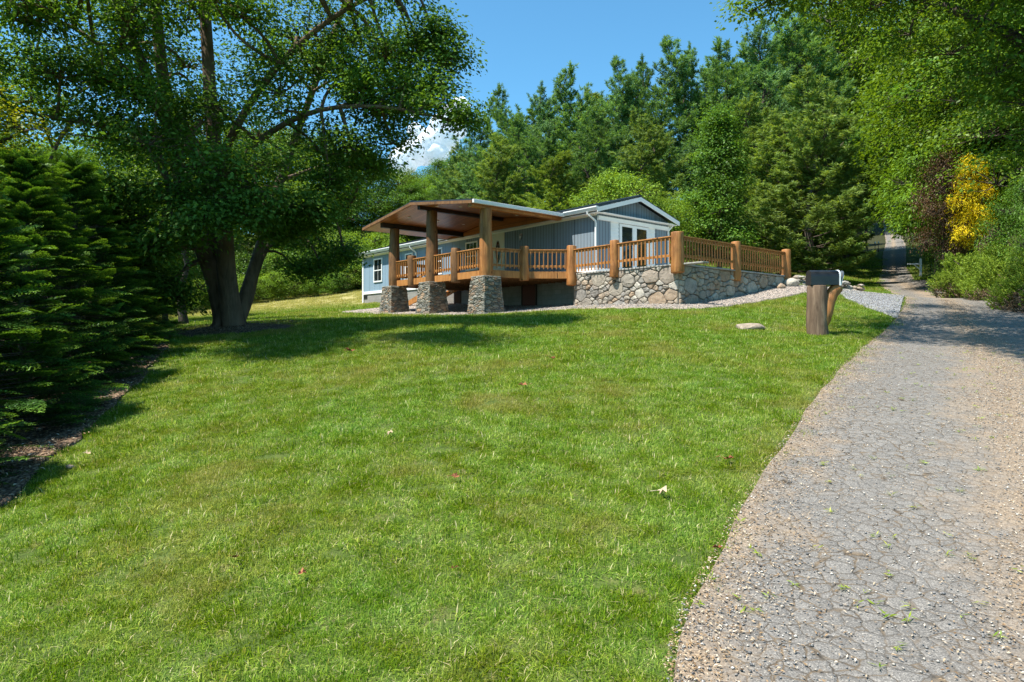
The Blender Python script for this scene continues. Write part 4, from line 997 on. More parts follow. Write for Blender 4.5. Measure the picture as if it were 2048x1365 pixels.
# ------------------------------------------------------------------ the big maple
rg = np.random.default_rng(2024); w = Wood()
MY = 19.0
def mp(px, py, Y): return np.array(at(px, py, Y))
gb0 = g1(TB[0], TB[1])
def stem(ps, r0, r1, k=12):
    pts = np.array([mp(*p) for p in ps]); m = len(pts); tt_ = np.linspace(0, 1, m * 3 - 2); t0 = np.linspace(0, 1, m)
    P = np.stack([np.interp(tt_, t0, pts[:, i]) for i in range(3)], 1)
    for _ in range(2): P[1:-1] = (P[:-2] + 2 * P[1:-1] + P[2:]) / 4
    rr = r0 + (r1 - r0) * tt_ ** .8; w.limb(P, rr, k); return P
stems = [
    stem([(452, 672, 19.0), (447, 640, 19.0), (430, 560, 18.95), (405, 500, 18.8), (385, 440, 18.6), (352, 340, 18.2), (345, 270, 18.0), (290, 140, 17.6), (215, -40, 17.2)], .30, .11),
    stem([(462, 672, 19.1), (455, 630, 19.1), (442, 560, 19.1), (430, 480, 19.1), (425, 400, 19.1), (395, 300, 19.0), (330, 200, 18.9), (318, 90, 18.7), (305, -60, 18.5)], .33, .13),
    stem([(470, 672, 18.8), (462, 620, 18.7), (452, 540, 18.5), (448, 450, 18.3), (440, 360, 18.3), (425, 270, 18.3), (418, 150, 18.4), (405, -60, 18.5)], .31, .14),
    stem([(478, 672, 19.3), (478, 630, 19.4), (500, 560, 19.7), (525, 480, 20.2), (545, 400, 20.8), (590, 280, 21.2), (640, 140, 21.6), (700, -20, 22)], .21, .08),
    stem([(470, 668, 19.5), (500, 600, 20.0), (512, 540, 20.5), (540, 480, 21), (610, 440, 21.4), (690, 420, 21.6)], .15, .04),
    stem([(428, 430, 19.1), (470, 330, 18.6), (540, 260, 18.0), (640, 215, 17.5), (760, 210, 17.0), (880, 235, 16.8)], .13, .03, 8),
    stem([(435, 330, 18.3), (500, 200, 17.8), (590, 90, 17.3), (700, 10, 17.0), (820, -40, 16.8)], .12, .04, 8),
    stem([(355, 300, 18.1), (300, 268, 17.6), (210, 250, 17.0), (110, 238, 16.5), (20, 215, 16.2)], .10, .03, 8),
    stem([(345, 270, 18.0), (260, 140, 17.0), (150, 50, 16.4), (20, 10, 16.0)], .10, .03, 8),
    stem([(440, 400, 19.1), (480, 400, 20), (560, 360, 22), (650, 330, 23.5)], .12, .04, 8),
    stem([(430, 430, 18.6), (380, 385, 17.4), (340, 370, 16.4)], .10, .02, 8),
    stem([(440, 430, 18.4), (470, 390, 17.2), (510, 370, 16.4)], .10, .02, 8),
]
for i in range(9):   # root flare
    a = i * .7; w.limb([[TB[0] + cos(a) * .62, TB[1] + sin(a) * .55, gb0 - .05], [TB[0] + cos(a) * .36, TB[1] + sin(a) * .34, gb0 + .12], [TB[0] + cos(a) * .22, TB[1] + sin(a) * .22, gb0 + .7]], [.05, .10, .12], 8)
anchors = np.concatenate([s[len(s) // 3:] for s in stems])
LB = []
def lobe(px, py, Y, r, rz=None, k=30): LB.append((mp(px, py, Y), (r, r, rz or r * .6), k))
# right side reaching out over the porch
for a in [(900, 236, 16.8, .62, .26, 16), (850, 215, 17, .7, .35, 18), (790, 190, 17.2, 1.0, .5, 28), (840, 130, 17.5, 1.0, .6, 26), (760, 110, 17.5, 1.2, .8, 36), (720, 250, 17.5, 1.1, .5, 34), (640, 190, 18, 1.2, .7, 36),
          (790, 20, 17.5, 1.2, .9, 30), (700, 30, 18, 1.3, 1, 36), (600, 60, 18, 1.4, 1, 36), (780, 285, 18.5, .9, .4, 22), (700, 340, 19.5, 1.2, .5, 34), (620, 300, 19, 1.3, .7, 38), (560, 200, 18, 1.3, .8, 36),
          (770, -60, 17.5, 1.6, 1, 34), (650, -90, 18, 1.8, 1.2, 40), (500, -60, 18, 1.8, 1.2, 40), (350, -80, 18, 1.9, 1.3, 40), (200, -80, 17.5, 1.9, 1.3, 40), (60, -60, 16.5, 1.7, 1.2, 36),
          (500, 110, 17.5, 1.2, .8, 32), (430, 40, 16.5, 1.3, .8, 32), (360, 100, 19.5, 1.4, .9, 32), (260, 60, 16.5, 1.3, .8, 34), (150, 60, 16.2, 1.2, .7, 36), (50, 50, 15.6, 1.1, .6, 34), (20, 120, 15.5, 1.0, .6, 30),
          (110, 150, 15.8, 1.2, .6, 38), (210, 160, 16.5, 1.3, .7, 40), (60, 220, 16, .9, .4, 20), (150, 230, 16.5, 1.1, .4, 28), (250, 240, 17, 1.1, .5, 30), (300, 180, 16.8, 1.1, .6, 30), (200, 290, 17.5, 1.2, .5, 26), (110, 330, 19, 1.1, .6, 20),
          # low skirt
          (300, 330, 16, 1.1, .6, 26), (385, 330, 15.6, 1.0, .5, 24), (470, 330, 15.6, 1.0, .5, 26), (345, 395, 15.8, 1.0, .5, 30), (260, 380, 16.4, 1.1, .6, 30), (425, 395, 15.8, .9, .45, 26), (505, 385, 16, 1.0, .5, 28),
          (230, 440, 17.2, 1.1, .6, 28), (310, 450, 17.4, 1.0, .5, 26), (560, 400, 17, 1.0, .5, 28), (610, 375, 18, 1.0, .5, 26), (540, 340, 17, 1.1, .5, 24), (300, 520, 18.5, .8, .5, 16), (590, 455, 20, 1.0, .4, 24), (650, 440, 21, 1.1, .4, 26),
          (670, 490, 22, .8, .3, 18), (620, 500, 21.5, .8, .3, 14), (680, 395, 21, 1.0, .4, 22), (440, 250, 17.2, 1.1, .6, 18), (380, 210, 21, 1.3, .8, 18), (520, 280, 21, 1.3, .7, 20), (560, 120, 21.5, 1.4, .9, 20), (300, 110, 21, 1.4, 1, 18), (680, 160, 21, 1.3, .8, 20)]:
    lobe(*a)
LB = [(p_, r_, int(k_ * (.86 if p_[2] > 8 else .9))) for p_, r_, k_ in LB]
rl = random.Random(5)
LB = [(p_, (r_[0] * (.8 if (p_[0] > -3.9 and p_[2] > 6) else 1), r_[1], r_[2] * (1.45 if p_[2] > 6 else 1.1)), int(k_ * (.8 if (p_[0] > -3.9 and p_[2] > 6) else 1))) for p_, r_, k_ in LB]
LB = [(p_ + np.array([rl.gauss(0, .2), rl.gauss(0, .4), rl.gauss(0, .25)]), tuple(np.array(r_) * rl.uniform(.65, 1.1)), k_) for p_, r_, k_ in LB]
for (px, py, Y, r_) in [(190, 500, 17, .6), (260, 545, 17.5, .6), (330, 575, 18, .45), (150, 420, 16.5, .7), (300, 500, 16.4, .55), (360, 470, 16, .5), (545, 465, 17.5, .5), (600, 455, 18, .6), (640, 540, 21, .4), (692, 515, 22, .3), (650, 530, 22.5, .3), (590, 540, 20.5, .4), (610, 430, 17, .6), (420, 440, 15.4, .4), (500, 440, 15.8, .45), (210, 380, 15.6, .6), (700, 300, 17.5, .6), (660, 360, 17.6, .55), (740, 340, 19, .4), (930, 240, 16.7, .3), (870, 180, 17, .35), (895, 120, 17.3, .4), (870, 70, 17.4, .5), (730, 180, 17.3, .5), (350, 600, 18.5, .3)]:
    LB.append((mp(px, py, Y), (r_, r_, r_ * .8), int(16 + 14 * r_)))
for _ in range(48):
    r_ = rl.uniform(.55, .95); LB.append((mp(rl.uniform(20, 850), rl.uniform(-60, 255), rl.uniform(16, 20.8)), (r_, r_, r_ * .75), rl.randint(7, 12)))
for _ in range(15):      # unseen crown lobes added above the frame to cast shade on the lawn
    r_ = rl.uniform(.8, 1.4); LB.append((np.array([rl.uniform(-9.8, -4.8), rl.uniform(11.6, 14.4), rl.uniform(9.6, 11.5)]), (r_, r_, r_ * .5), rl.randint(24, 34)))
V, r = broad_crown(rg, LB, .11, 62, .33, .60, .12, .60, w, anchors, .016, .35)
# bare hanging twigs seen against the sky
maple = empty("maple_tree", (TB[0], TB[1], gb0)); tag(maple, "big spreading maple with several stems rising from a mulch ring", "tree")
off_ = np.array([TB[0], TB[1], gb0])
w.V = [v - off_ for v in w.V]
link_mesh("trunk", w.mesh("trunk", M['bark']), maple); link_mesh("crown", np_mesh("crown", V - off_, quads(len(V)), M['l_maple'], r), maple)

# ------------------------------------------------------------------ hedge row on the left
HP = [make_hedge(11), make_hedge(12, nf=480)]
hl = ["feathery green cypress at the left edge, nearest of the hedge row", "second cypress of the hedge row from the near end, its sprays over the mulch", "third cypress of the left hedge row from the near end", "fourth cypress of the left hedge row, darker and partly shaded",
      "fifth cypress of the left hedge row, close to the maple", "rounded dark cypress at the far end of the left hedge row"]
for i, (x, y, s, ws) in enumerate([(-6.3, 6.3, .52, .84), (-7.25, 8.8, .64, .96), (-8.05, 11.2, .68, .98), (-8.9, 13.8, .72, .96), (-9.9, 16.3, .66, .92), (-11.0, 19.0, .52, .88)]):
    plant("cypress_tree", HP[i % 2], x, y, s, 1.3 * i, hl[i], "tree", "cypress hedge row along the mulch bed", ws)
for i, (x, y, s) in enumerate([(-9.0, 8.4, .86), (-10.4, 11.6, 1.06), (-11.9, 14.5, .94), (-14, 18, 1.0)]):
    plant("cypress_tree", HP[(i + 1) % 2], x, y, s, 2.1 * i, ["tall dark cypress behind the nearest cypress of the left hedge", "tallest cypress standing behind the left hedge row", "tall cypress behind the fourth cypress of the left hedge", "dark cypress behind the far end of the left hedge"][i], "tree", "taller cypresses behind the hedge row", s * .92)

# ------------------------------------------------------------------ woods
PP = [make_pine(31), make_pine(32, rad=3.8, bare=3.5), make_pine(33, rad=4.6, bare=1.2, dense=1.15, leafm=M['l_pine2']), make_pine(34, rad=3.4, bare=5)]
BP = [make_broad(41, leafm=M['l_broad'], leaf=.135, per=62, lobes=20, clump=.42), make_broad(42, leafm=M['l_mid'], rad=3.6, leaf=.135, per=62, lobes=20, clump=.42), make_broad(43, leafm=M['l_light'], rad=3.4, leaf=.14, per=58, lobes=20, clump=.42), make_broad(44, leafm=M['l_broad'], rad=3.8, leaf=.15, per=62, lobes=20, clump=.45)]
def top(px, py, Y):      # a tree whose tip is seen at px,py from distance Y: x, y, height above ground
    x, y, z = at(px, py, Y); return x, y, z - g1(x, y)
def pine(px, py, Y, k, lab, ws=1.0, grp="white pines on the slope behind the house"):
    x, y, h = top(px, py, Y); return plant("pine_tree", PP[k], x, y, h / 18.0, (px * .37) % 6.28, lab, "tree", grp, h / 18.0 * ws)
row = [(1012, 176, 52, 0, "pine at the left end of the tall row, nearest the white cloud", 1.0), (1087, 168, 54, 1, "narrow pine with a pointed tip second from the left of the tall row", .95),
       (1150, 138, 54, 0, "broad topped pine above the middle of the house roof", 1.1), (1228, 118, 55, 3, "slim pine tip standing left of the double topped pines", .95), (1281, 119, 56, 1, "slim open pine just left of the tallest open crowned pine", .9),
       (1330, 78, 55, 3, "tallest open crowned pine with sky between its branches", 1.1), (1380, 95, 57, 1, "open pine tip just right of the tallest open pine", .9), (1450, 78, 56, 0, "tall pine rising behind the conical green tree", 1.15),
       (1530, 38, 56, 1, "very tall pine right of the conical green tree", 1.1), (1610, 5, 58, 3, "very tall pine whose top nears the frame edge above the big dark pine", 1.2)]
for a in row: pine(*a[:5], ws=a[5])
front = [(1112, 305, 43, 2, "low bushy yellow green pine behind the porch roof ridge", 1.9), (1000, 262, 47, 2, "full pine at the left of the stand with branches low to the roof", 1.35), (1290, 226, 46, 2, "yellowish pine in front of the tall open pine", 1.45),
         (1195, 215, 50, 0, "dense pine in the middle of the stand above the gable", 1.3), (1045, 235, 50, 0, "dense blue green pine behind the left end of the stand", 1.2), (1560, 215, 44, 2, "broad yellow green pine beside the conical tree", 1.6)]
for a in front: pine(*a[:5], ws=a[5])
x, y, h = top(1625, 150, 41)
plant("pine_tree", PP[2], x, y, h / 18, 1.0, "big dark trunked pine with low sweeping boughs near the driveway", "tree", None, h / 18 * 1.45)
for i, (px, py, Y) in enumerate([(960, 235, 60), (925, 292, 66), (900, 318, 70), (1060, 215, 62), (1120, 200, 64), (1190, 175, 64), (1255, 160, 65), (1420, 130, 66), (1500, 90, 68), (1570, 60, 70), (1640, 40, 72), (1700, 20, 74), (1400, 240, 52), (1500, 200, 52), (1680, 190, 52), (1660, 110, 60)]):
    x, y, h = top(px, py, Y); plant("pine_tree", PP[(0, 2, 0, 1)[i % 4]], x, y, h / 18, i * 1.1, "white pine crowded in the shaded second rank behind the tall pines", "tree", "second rank of white pines", h / 18 * 1.35)
# conical deciduous tree, light green tree by the gable
cone = make_broad(51, H=12, rad=3.0, z0=.8, leafm=M['l_mid'], leaf=.16, lobes=26, clumps=34, cone=1, per=46)
x, y, h = top(1440, 205, 38); plant("conical_tree", cone, x, y, h / 12, .4, "glossy conical broadleaf tree between the pines right of the gable", "tree", None, h / 12 * 1.05)
lime = make_broad(52, H=6, rad=3.2, z0=1.2, leafm=M['l_lime'], leaf=.13, lobes=14, clumps=34, per=52, droop=.25, clump=.42)
x, y, h = top(1235, 348, 37); plant("lime_green_tree", lime, x, y, h / 6, .4, "low lime green tree directly behind the gable peak", "tree", None, h / 6 * .85)
x, y, h = top(1320, 392, 37.5); plant("lime_green_tree", lime, x, y, h / 6, 2.4, "smaller lime green tree at the right corner of the gable roof", "tree", None, h / 6 * .9)
# trees left of the house and behind the maple
bl = [(560, 250, 74, 3), (470, 240, 72, 1), (640, 270, 74, 0), (720, 300, 66, 1), (790, 330, 68, 0), (390, 260, 56, 0), (300, 280, 52, 3), (200, 260, 48, 1), (100, 280, 44, 0), (10, 250, 40, 3), (610, 360, 66, 3), (690, 380, 66, 2), (520, 370, 66, 0), (760, 400, 66, 3), (430, 400, 64, 1), (340, 400, 58, 3), (250, 420, 46, 0), (150, 400, 38, 1), (820, 365, 66, 1), (60, 330, 32, 1), (-60, 300, 30, 0), (330, 340, 34, 1), (240, 330, 30, 0)]
for i, (px, py, Y, k) in enumerate(bl):
    x, y, h = top(px, py, Y); plant("woodland_tree", BP[k], x, y, h / 10, i * 1.7, "dense broadleaf woodland tree behind the maple and left lawn", "tree", "broadleaf woods behind the maple", h / 10 * 1.0)
for i, (px, py, Y, k) in enumerate([(855, 345, 84, 2), (885, 318, 86, 1), (915, 312, 88, 1), (945, 300, 80, 3), (825, 350, 95, 3), (870, 370, 76, 2), (905, 352, 76, 2), (940, 340, 72, 2), (840, 392, 72, 2)]):
    x, y, h = top(px, py, Y); plant("hill_tree", BP[k], x, y, h / 10, i * 2.3, "bright rounded tree on the far hill under the white cloud", "tree", "rounded trees on the hill below the cloud", h / 10)
bushp = [make_broad(61, H=3.2, rad=2.2, z0=.2, leafm=M['l_lime'], leaf=.12, lobes=12, clumps=26, per=44, clump=.34, trunk=.04), make_broad(62, H=3.2, rad=2.0, z0=.2, leafm=M['l_light'], leaf=.11, lobes=12, clumps=26, per=44, clump=.34, trunk=.04), make_broad(63, H=3.2, rad=2.0, z0=.2, leafm=M['l_mid'], leaf=.11, lobes=12, clumps=26, per=44, clump=.34, trunk=.04)]
bs = [(395, 560, 47, 0), (440, 556, 48, 1), (500, 552, 49, 0), (545, 545, 50, 0), (590, 548, 50.5, 0), (635, 550, 51, 1), (670, 545, 52, 2), (706, 522, 53, 0), (735, 500, 54, 1), (690, 470, 56, 0), (620, 500, 54, 2), (560, 500, 54, 1), (480, 510, 52, 2), (350, 570, 44, 1), (300, 575, 40, 0), (410, 505, 52, 1), (760, 470, 56, 0)]
blab = {4: "bright green bush in the middle of the sunny shrub border past the maple", 7: "yellow green bush beside the far left corner of the house"}
for i, (px, py, Y, k) in enumerate(bs):
    x, y, h = top(px, py, Y); plant("bush", bushp[k], x, y, max(.5, h / 3.2), i * 1.9, blab.get(i, "leafy green bush in the sunny shrub border beyond the lawn"), "bush", "shrub border beyond the left lawn", max(.6, h / 3.2) * .95)
# thin trunk behind the hedge
w = Wood(); x, y, z = at(369, 628, 27); zz = g1(x, y)
sl_ = make_broad(64, H=10, rad=2.4, z0=4.5, leafm=M['l_broad'], leaf=.13, lobes=10, per=50, trunk=.17)
plant("slender_tree", sl_, x, y, .9, 1.0, "slender straight trunked tree standing behind the maple's left side", "tree")
# yellow tinted branches at the left edge
yt = make_broad(65, H=9, rad=2.0, z0=4.2, leafm=M['l_ygreen'], leaf=.12, lobes=8, per=60, clumps=18, droop=.15, trunk=.14)
x, y, h = top(8, 140, 14.5); plant("yellowing_tree", yt, x - .6, y, h / 9, .7, "tree with yellow green leaves at the left edge above the hedge", "tree", None, .75)

# ---------- right hand side
rt = [(1672, 60, 72, 0), (1700, 100, 125, 3), (1910, -20, 44, 0), (1790, 0, 132, 1), (1930, 60, 40, 3), (1960, -30, 36, 0), (2060, -60, 34, 1), (1690, -40, 62, 3), (1990, 120, 32, 0), (2090, 120, 30, 3), (1905, 130, 54, 3), (1930, -120, 56, 1), (1740, 180, 118, 0), (1668, 230, 84, 3), (1880, 200, 74, 1), (1940, 200, 50, 0), (1770, 250, 126, 3), (1680, 330, 100, 0), (1830, 260, 122, 1), (1868, 300, 92, 3), (2120, 20, 28, 0), (1650, 150, 70, 1), (1850, 60, 112, 0), (1960, 260, 44, 1)]
for i, (px, py, Y, k) in enumerate(rt):
    x, y, h = top(px, py, Y)
    if inpoly(np.array([x]), np.array([y]), ROAD)[0]: x += 4
    plant("roadside_tree", BP[k], x, y, max(1.1, h / 10), i * 2.2, "tall broadleaf tree in the dense woods right of the pines", "tree", "broadleaf woods around the upper driveway", min(h / 10, 1.75) * 1.05)
sumac = make_broad(71, H=7, rad=2.7, z0=2.6, leafm=M['l_light'], leaf=.24, lobes=18, clumps=26, per=40, aspect=.26, droop=.45, clump=.42, trunk=.1)
x, y, h = top(1822, 275, 34); plant("sumac_tree", sumac, x + 1.25, y, h / 7, .2, "bright green sumac with drooping narrow leaflets over the driveway edge", "tree", None, h / 7 * .78)
x, y, h = top(1880, 225, 37); plant("sumac_tree", sumac, x, y, h / 7, 2.9, "taller bright sumac above the reddish brown shrub", "tree", None, h / 7 * .5)
redt = make_broad(72, H=6, rad=1.9, z0=1.6, leafm=M['l_red'], leaf=.11, lobes=12, clumps=26, per=44, trunk=.08)
x, y, h = top(1888, 300, 30.2); plant("red_leaved_tree", redt, x, y, h / 6, .2, "reddish brown leaved small tree between the sumac and yellow tree", "tree", None, h / 6 * .52)
yel = make_broad(73, H=6, rad=1.5, z0=2.3, leafm=M['l_yellow'], leaf=.17, lobes=15, clumps=24, per=58, aspect=.22, droop=.5, clump=.28, trunk=.09)
x, y, h = top(1950, 312, 29); plant("yellow_tree", yel, x, y, h / 6, .9, "vivid yellow leaved tree at the right above the junipers", "tree", None, h / 6 * .55)
grn = make_broad(74, H=5, rad=2.2, z0=.6, leafm=M['l_mid'], leaf=.10, lobes=14, clumps=30, per=50, trunk=.1, clump=.36)
for i, (px, py, Y, s, lab) in enumerate([(2060, 345, 24.5, .62, "rounded mid green shrub right of the yellow tree at the frame edge"), (1905, 440, 33, .62, "pale green shrub under the reddish brown tree"), (2075, 420, 22, .55, "leafy shrub above the junipers at the right frame edge"), (1985, 440, 31, .6, "leafy shrub with bare grey stems behind the big juniper"), (1862, 490, 52, .7, "dark shrub behind the white mailbox post")]):
    x, y, h = top(px, py, Y); plant("shrub", grn, x, y, h / 5, i * 1.3, lab, "shrub", None, h / 5 * s)
# junipers: sprawling mounds with upswept sprays
def make_juniper(seed, rx, ry, h, n=5200):
    rg = np.random.default_rng(seed); d = sphere_pts(rg, n); d[:, 2] = np.abs(d[:, 2]) * .95; f = rg.uniform(.6, 1.06, (n, 1)) ** .5
    bump_ = 1 + .16 * np.sin(d[:, :1] * 7 + seed) * np.cos(d[:, 1:2] * 6) + .1 * np.sin(d[:, 2:] * 11 + d[:, :1] * 9)
    c = d * np.array([rx, ry, h]) * f * bump_; m = 14; ax = unit(d * .7 + np.array([0, 0, .6]) + rg.normal(0, .3, (n, 3)))
    dd = unit(ax[:, None] + rg.normal(0, .45, (n, m, 3))); P = c[:, None] + ax[:, None] * rg.uniform(-.10, .12, (n, m, 1)) + dd * .02
    N = unit(rg.normal(size=(n, m, 3)) + np.array([0, 0, .4])); V = leaves(rg, P.reshape(-1, 3), N.reshape(-1, 3), np.full(n * m, .075), .26, dd.reshape(-1, 3), 0)
    dead = (np.sin(c[:, 0] * 2.1 + seed) + np.sin(c[:, 1] * 3.1) + np.sin(c[:, 2] * 4 + 1) > 1.35) | (c[:, 2] < h * .2) & (rg.random(n) < .5)
    r = np.clip(rg.normal(.5, .22, (n, m)), 0, 1).reshape(-1); mi = np.repeat(dead.astype(int), m)
    w = Wood()
    for i in range(16): a = rg.random() * 6.3; w.curve([0, 0, 0], [cos(a) * rx * .8, sin(a) * ry * .8, h * rg.uniform(.2, .75)], .035, .008, rg, .2, 5, 5)
    return w.mesh("stems", M['bark_dark']), np_mesh("foliage", V, quads(len(V)), [M['l_jun'], M['l_jdead']], r, midx=mi)
JP = [make_juniper(3, 1.7, 1.3, 1.5), make_juniper(5, 1.2, 1.1, 1.0, 3600)]
for i, (px, py, Y, k, s, lab) in enumerate([(1975, 600, 27.0, 0, 1.5, "large yellow green juniper with bare patches beside the road verge"), (2065, 640, 20.5, 0, 1.25, "nearest juniper bush cut by the right frame edge"), (1925, 580, 33, 1, 1.15, "flat topped juniper left of the bleached fallen branch"), (1893, 572, 37, 1, 1.1, "low farthest juniper at the left end of the juniper row"), (1962, 590, 30, 1, 1.1, "small juniper just behind the bleached fallen branch"), (2028, 612, 23.5, 0, 1.3, "second juniper from the near end of the row at right")]):
    x, y, _ = at(px, py, Y); plant("juniper_bush", JP[k], x + .9, y, s, i * 1.1, lab, "bush", "juniper bushes along the right verge", s, parts=("stems", "foliage"))

# ---------- overhanging tree at the top right, trunk beyond the frame
rg = np.random.default_rng(99); w = Wood(); MYs = w
bx0, by0 = 15.5, 14.0; bz = g1(bx0, by0)
mainst = np.array([[bx0, by0, bz - .2], [bx0 - .1, by0, bz + 3], [bx0 - .5, by0 + .1, bz + 6], [bx0 - 1.2, by0 + .3, bz + 9], [bx0 - 1.6, by0 + .5, bz + 12]]); w.limb(mainst, [.42, .36, .3, .2, .08], 12)
def st2(ps, r0, r1):
    global w
    return stem(ps, r0, r1, 9)
s1 = st2([(2170, 190, 14.0), (2090, 110, 14.2), (2000, 60, 14.5), (1900, 15, 15), (1800, -15, 15.5), (1700, -30, 16), (1560, -25, 16)], .17, .03)
s2 = st2([(2160, 150, 14.0), (2100, 30, 14), (2040, -20, 13.5), (1960, -60, 13)], .14, .04)
s3 = st2([(2150, 20, 14.2), (2060, -80, 15), (1900, -130, 16), (1740, -120, 17), (1600, -60, 17.5)], .12, .03)
LB = []
for a in [(1540, 10, 16, .75, .4, 9), (1580, -20, 16.5, .9, .5, 16), (1500, 25, 15.8, .5, .3, 5), (1660, 10, 16.3, 1.0, .5, 13), (1740, 20, 16, 1.0, .5, 14), (1820, 70, 15.4, 1.0, .5, 14), (1900, 110, 14.8, 1.0, .5, 16), (1990, 150, 14.3, 1.0, .6, 18), (2060, 210, 14, 1.0, .6, 20),
          (1790, -40, 16, 1.3, .8, 30), (1900, -50, 15, 1.3, .8, 34), (2000, -20, 14.5, 1.2, .7, 30), (2080, 60, 14, 1.3, .8, 34), (1680, -90, 17, 1.4, .9, 30), (1960, -160, 15, 1.8, 1.2, 40), (1820, -170, 16.5, 1.8, 1.2, 40), (2120, -120, 14.5, 2, 1.3, 44), (1700, -200, 18, 1.7, 1.2, 34), (2000, -260, 17, 2.2, 1.5, 44), (1880, -300, 18, 2, 1.4, 40), (2150, 130, 14.5, 1.5, .9, 30), (2090, 290, 13.8, .9, .6, 16)]:
    lobe(*a)
rl = random.Random(8)
for _ in range(15):  # extra lobes out of view, added to dapple the road with shade
    r_ = rl.uniform(.7, 1.2); LB.append((np.array([rl.uniform(4.5, 11.5), rl.uniform(10.2, 15.2), rl.uniform(9.9, 11.5)]), (r_, r_, r_ * .5), rl.randint(18, 28)))
V, r = broad_crown(rg, LB, .105, 74, .38, .62, .1, .42, w, np.concatenate([s1, s2, s3, mainst]), .014, .5)
over = empty("overhanging_tree", (bx0, by0, bz)); off_ = np.array([bx0, by0, bz]); w.V = [v - off_ for v in w.V]
tag(over, "near tree whose leafy limbs hang in from the top right corner", "tree")
link_mesh("trunk", w.mesh("trunk", M['bark_dark']), over); link_mesh("crown", np_mesh("crown", V - off_, quads(len(V)), foliage("overhang_leaf", (.06, .12, .014), (.125, .22, .022), (.21, .31, .04), .45, .5, .5), r), over)

# ------------------------------------------------------------------ cloud
import bmesh
def cloud(px, py, Y, parts, label):
    rg = random.Random(int(px)); bm = bmesh.new(); sc = Y / FPX; x0, y0, z0 = at(px, py, Y)
    for (dx, dy, r) in parts:
        for _ in range(10):
            a, b = rg.uniform(0, 6.28), rg.uniform(-1, 1); q = r * .5 * rg.random(); rr = r * rg.uniform(.45, .75)
            m_ = Matrix.Translation((x0 + dx * sc + cos(a) * q * sc, y0 + rg.uniform(-.6, .6) * r * sc, z0 - dy * sc + b * q * sc))
            bmesh.ops.create_icosphere(bm, subdivisions=3, radius=rr * sc, matrix=m_)
    me = bpy.data.meshes.new("cloud"); bm.to_mesh(me); bm.free(); me.polygons.foreach_set("use_smooth", [True] * len(me.polygons))
    o = link_mesh("cloud", me); rm = o.modifiers.new("merge", 'REMESH'); rm.mode = 'VOXEL'; rm.voxel_size = 2.6 * sc; rm.use_smooth_shade = True
    for s_, st_ in ((12 * sc, 5 * sc), (4 * sc, 2.0 * sc)):
        tx = bpy.data.textures.new("cloud_noise", 'CLOUDS'); tx.noise_scale = s_; tx.noise_depth = 4
        md = o.modifiers.new("billow", 'DISPLACE'); md.texture = tx; md.strength = st_; md.mid_level = .5; md.texture_coords = 'GLOBAL'
    t = NT("cloud_white", 1.0, 0.0); t.base((.97, .97, .98)); tr = t.n("BsdfTranslucent"); tr.inputs[0].default_value = (.95, .97, 1, 1); ms = t.n("MixShader"); ms.inputs[0].default_value = .55; t.l(t.b.outputs[0], ms.inputs[1]); t.l(tr.outputs[0], ms.inputs[2]); t.l(ms.outputs[0], t.out.inputs[0])
    me.materials.append(t.m); return tag(o, label, "cloud", kind="structure")
cloud(903, 246, 1500, [(18, -30, 26), (0, -8, 30), (-18, 14, 30), (-35, 30, 30), (-55, 50, 32), (-78, 60, 30), (-70, 20, 20), (-76, -20, 13), (12, 12, 24), (-5, 40, 24), (-100, 75, 34), (-30, 62, 30)], "white cumulus cloud between the maple and the pines")

# ------------------------------------------------------------------ lawn
rg = np.random.default_rng(7)
def tuft(seed, n, r, h, w0, lean=.5):
    rg = np.random.default_rng(seed); a = rg.random(n) * 6.3; q = np.sqrt(rg.random(n)) * r; b = np.stack([np.cos(a) * q, np.sin(a) * q, np.zeros(n) - .004], 1)
    th = rg.random(n) * 6.3; ln = h * rg.uniform(.45, 1.15, n); lv = np.abs(rg.normal(.35, .35, n)) * lean * 2
    d = np.stack([np.cos(th) * lv, np.sin(th) * lv, np.ones(n)], 1); d = unit(d) * ln[:, None]; sd = np.stack([-np.sin(th), np.cos(th), np.zeros(n)], 1) * (w0 * rg.uniform(.6, 1.2, n))[:, None]
    mid = b + d * .55; tip = b + d + np.stack([np.cos(th), np.sin(th), -np.ones(n) * .5], 1) * (ln * lv * .35)[:, None]
    V = np.stack([b - sd, b + sd, mid + sd * .8, mid - sd * .8, mid - sd * .8, mid + sd * .8, tip + sd * .15, tip - sd * .15], 1).reshape(-1, 3)
    return np_mesh("tuft", V, quads(len(V)), M['grass'], np.repeat(np.clip(rg.beta(1.6, 2.2, n) + (rg.random(n) < .08) * .6, 0, 1), 2))
gc = bpy.data.collections.new("grass_tufts")
for i, (n, r, h, w0, le) in enumerate([(105, .11, .045, .0021, .9), (100, .12, .050, .0022, .9), (90, .11, .040, .0024, 1.2), (120, .13, .043, .0020, .8), (40, .08, .075, .0028, .9), (30, .07, .060, .0045, 1.5)]):
    o = bpy.data.objects.new("tuft_%s" % "abcdef"[i], tuft(100 + i, n, r, h, w0, le)); gc.objects.link(o)
def lawn_points(x0, x1, y0, y1, dens):
    n = int((x1 - x0) * (y1 - y0) * dens); x = rg.uniform(x0, x1, n); y = rg.uniform(y0, y1, n); k = np.abs(x / np.maximum(y, .1)) < .84
    x, y = x[k], y[k]; keep = np.ones(len(x), bool); wv = -.05 + .11 * np.sin(y * 2.3 + np.sin(y * 5.1) * 1.3) + .09 * np.sin(y * 9.7 + x); jx, jy = x + wv + rg.normal(0, .09, len(x)), y + rg.normal(0, .07, len(x))
    for pg, p_ in ((ROAD, 0.0), (APR, 0), (PRK, 0), (MBD, .0), (RNG_, .0), (HOUSEP, 0)): keep &= ~inpoly(jx, jy, pg)
    return x[keep], y[keep]
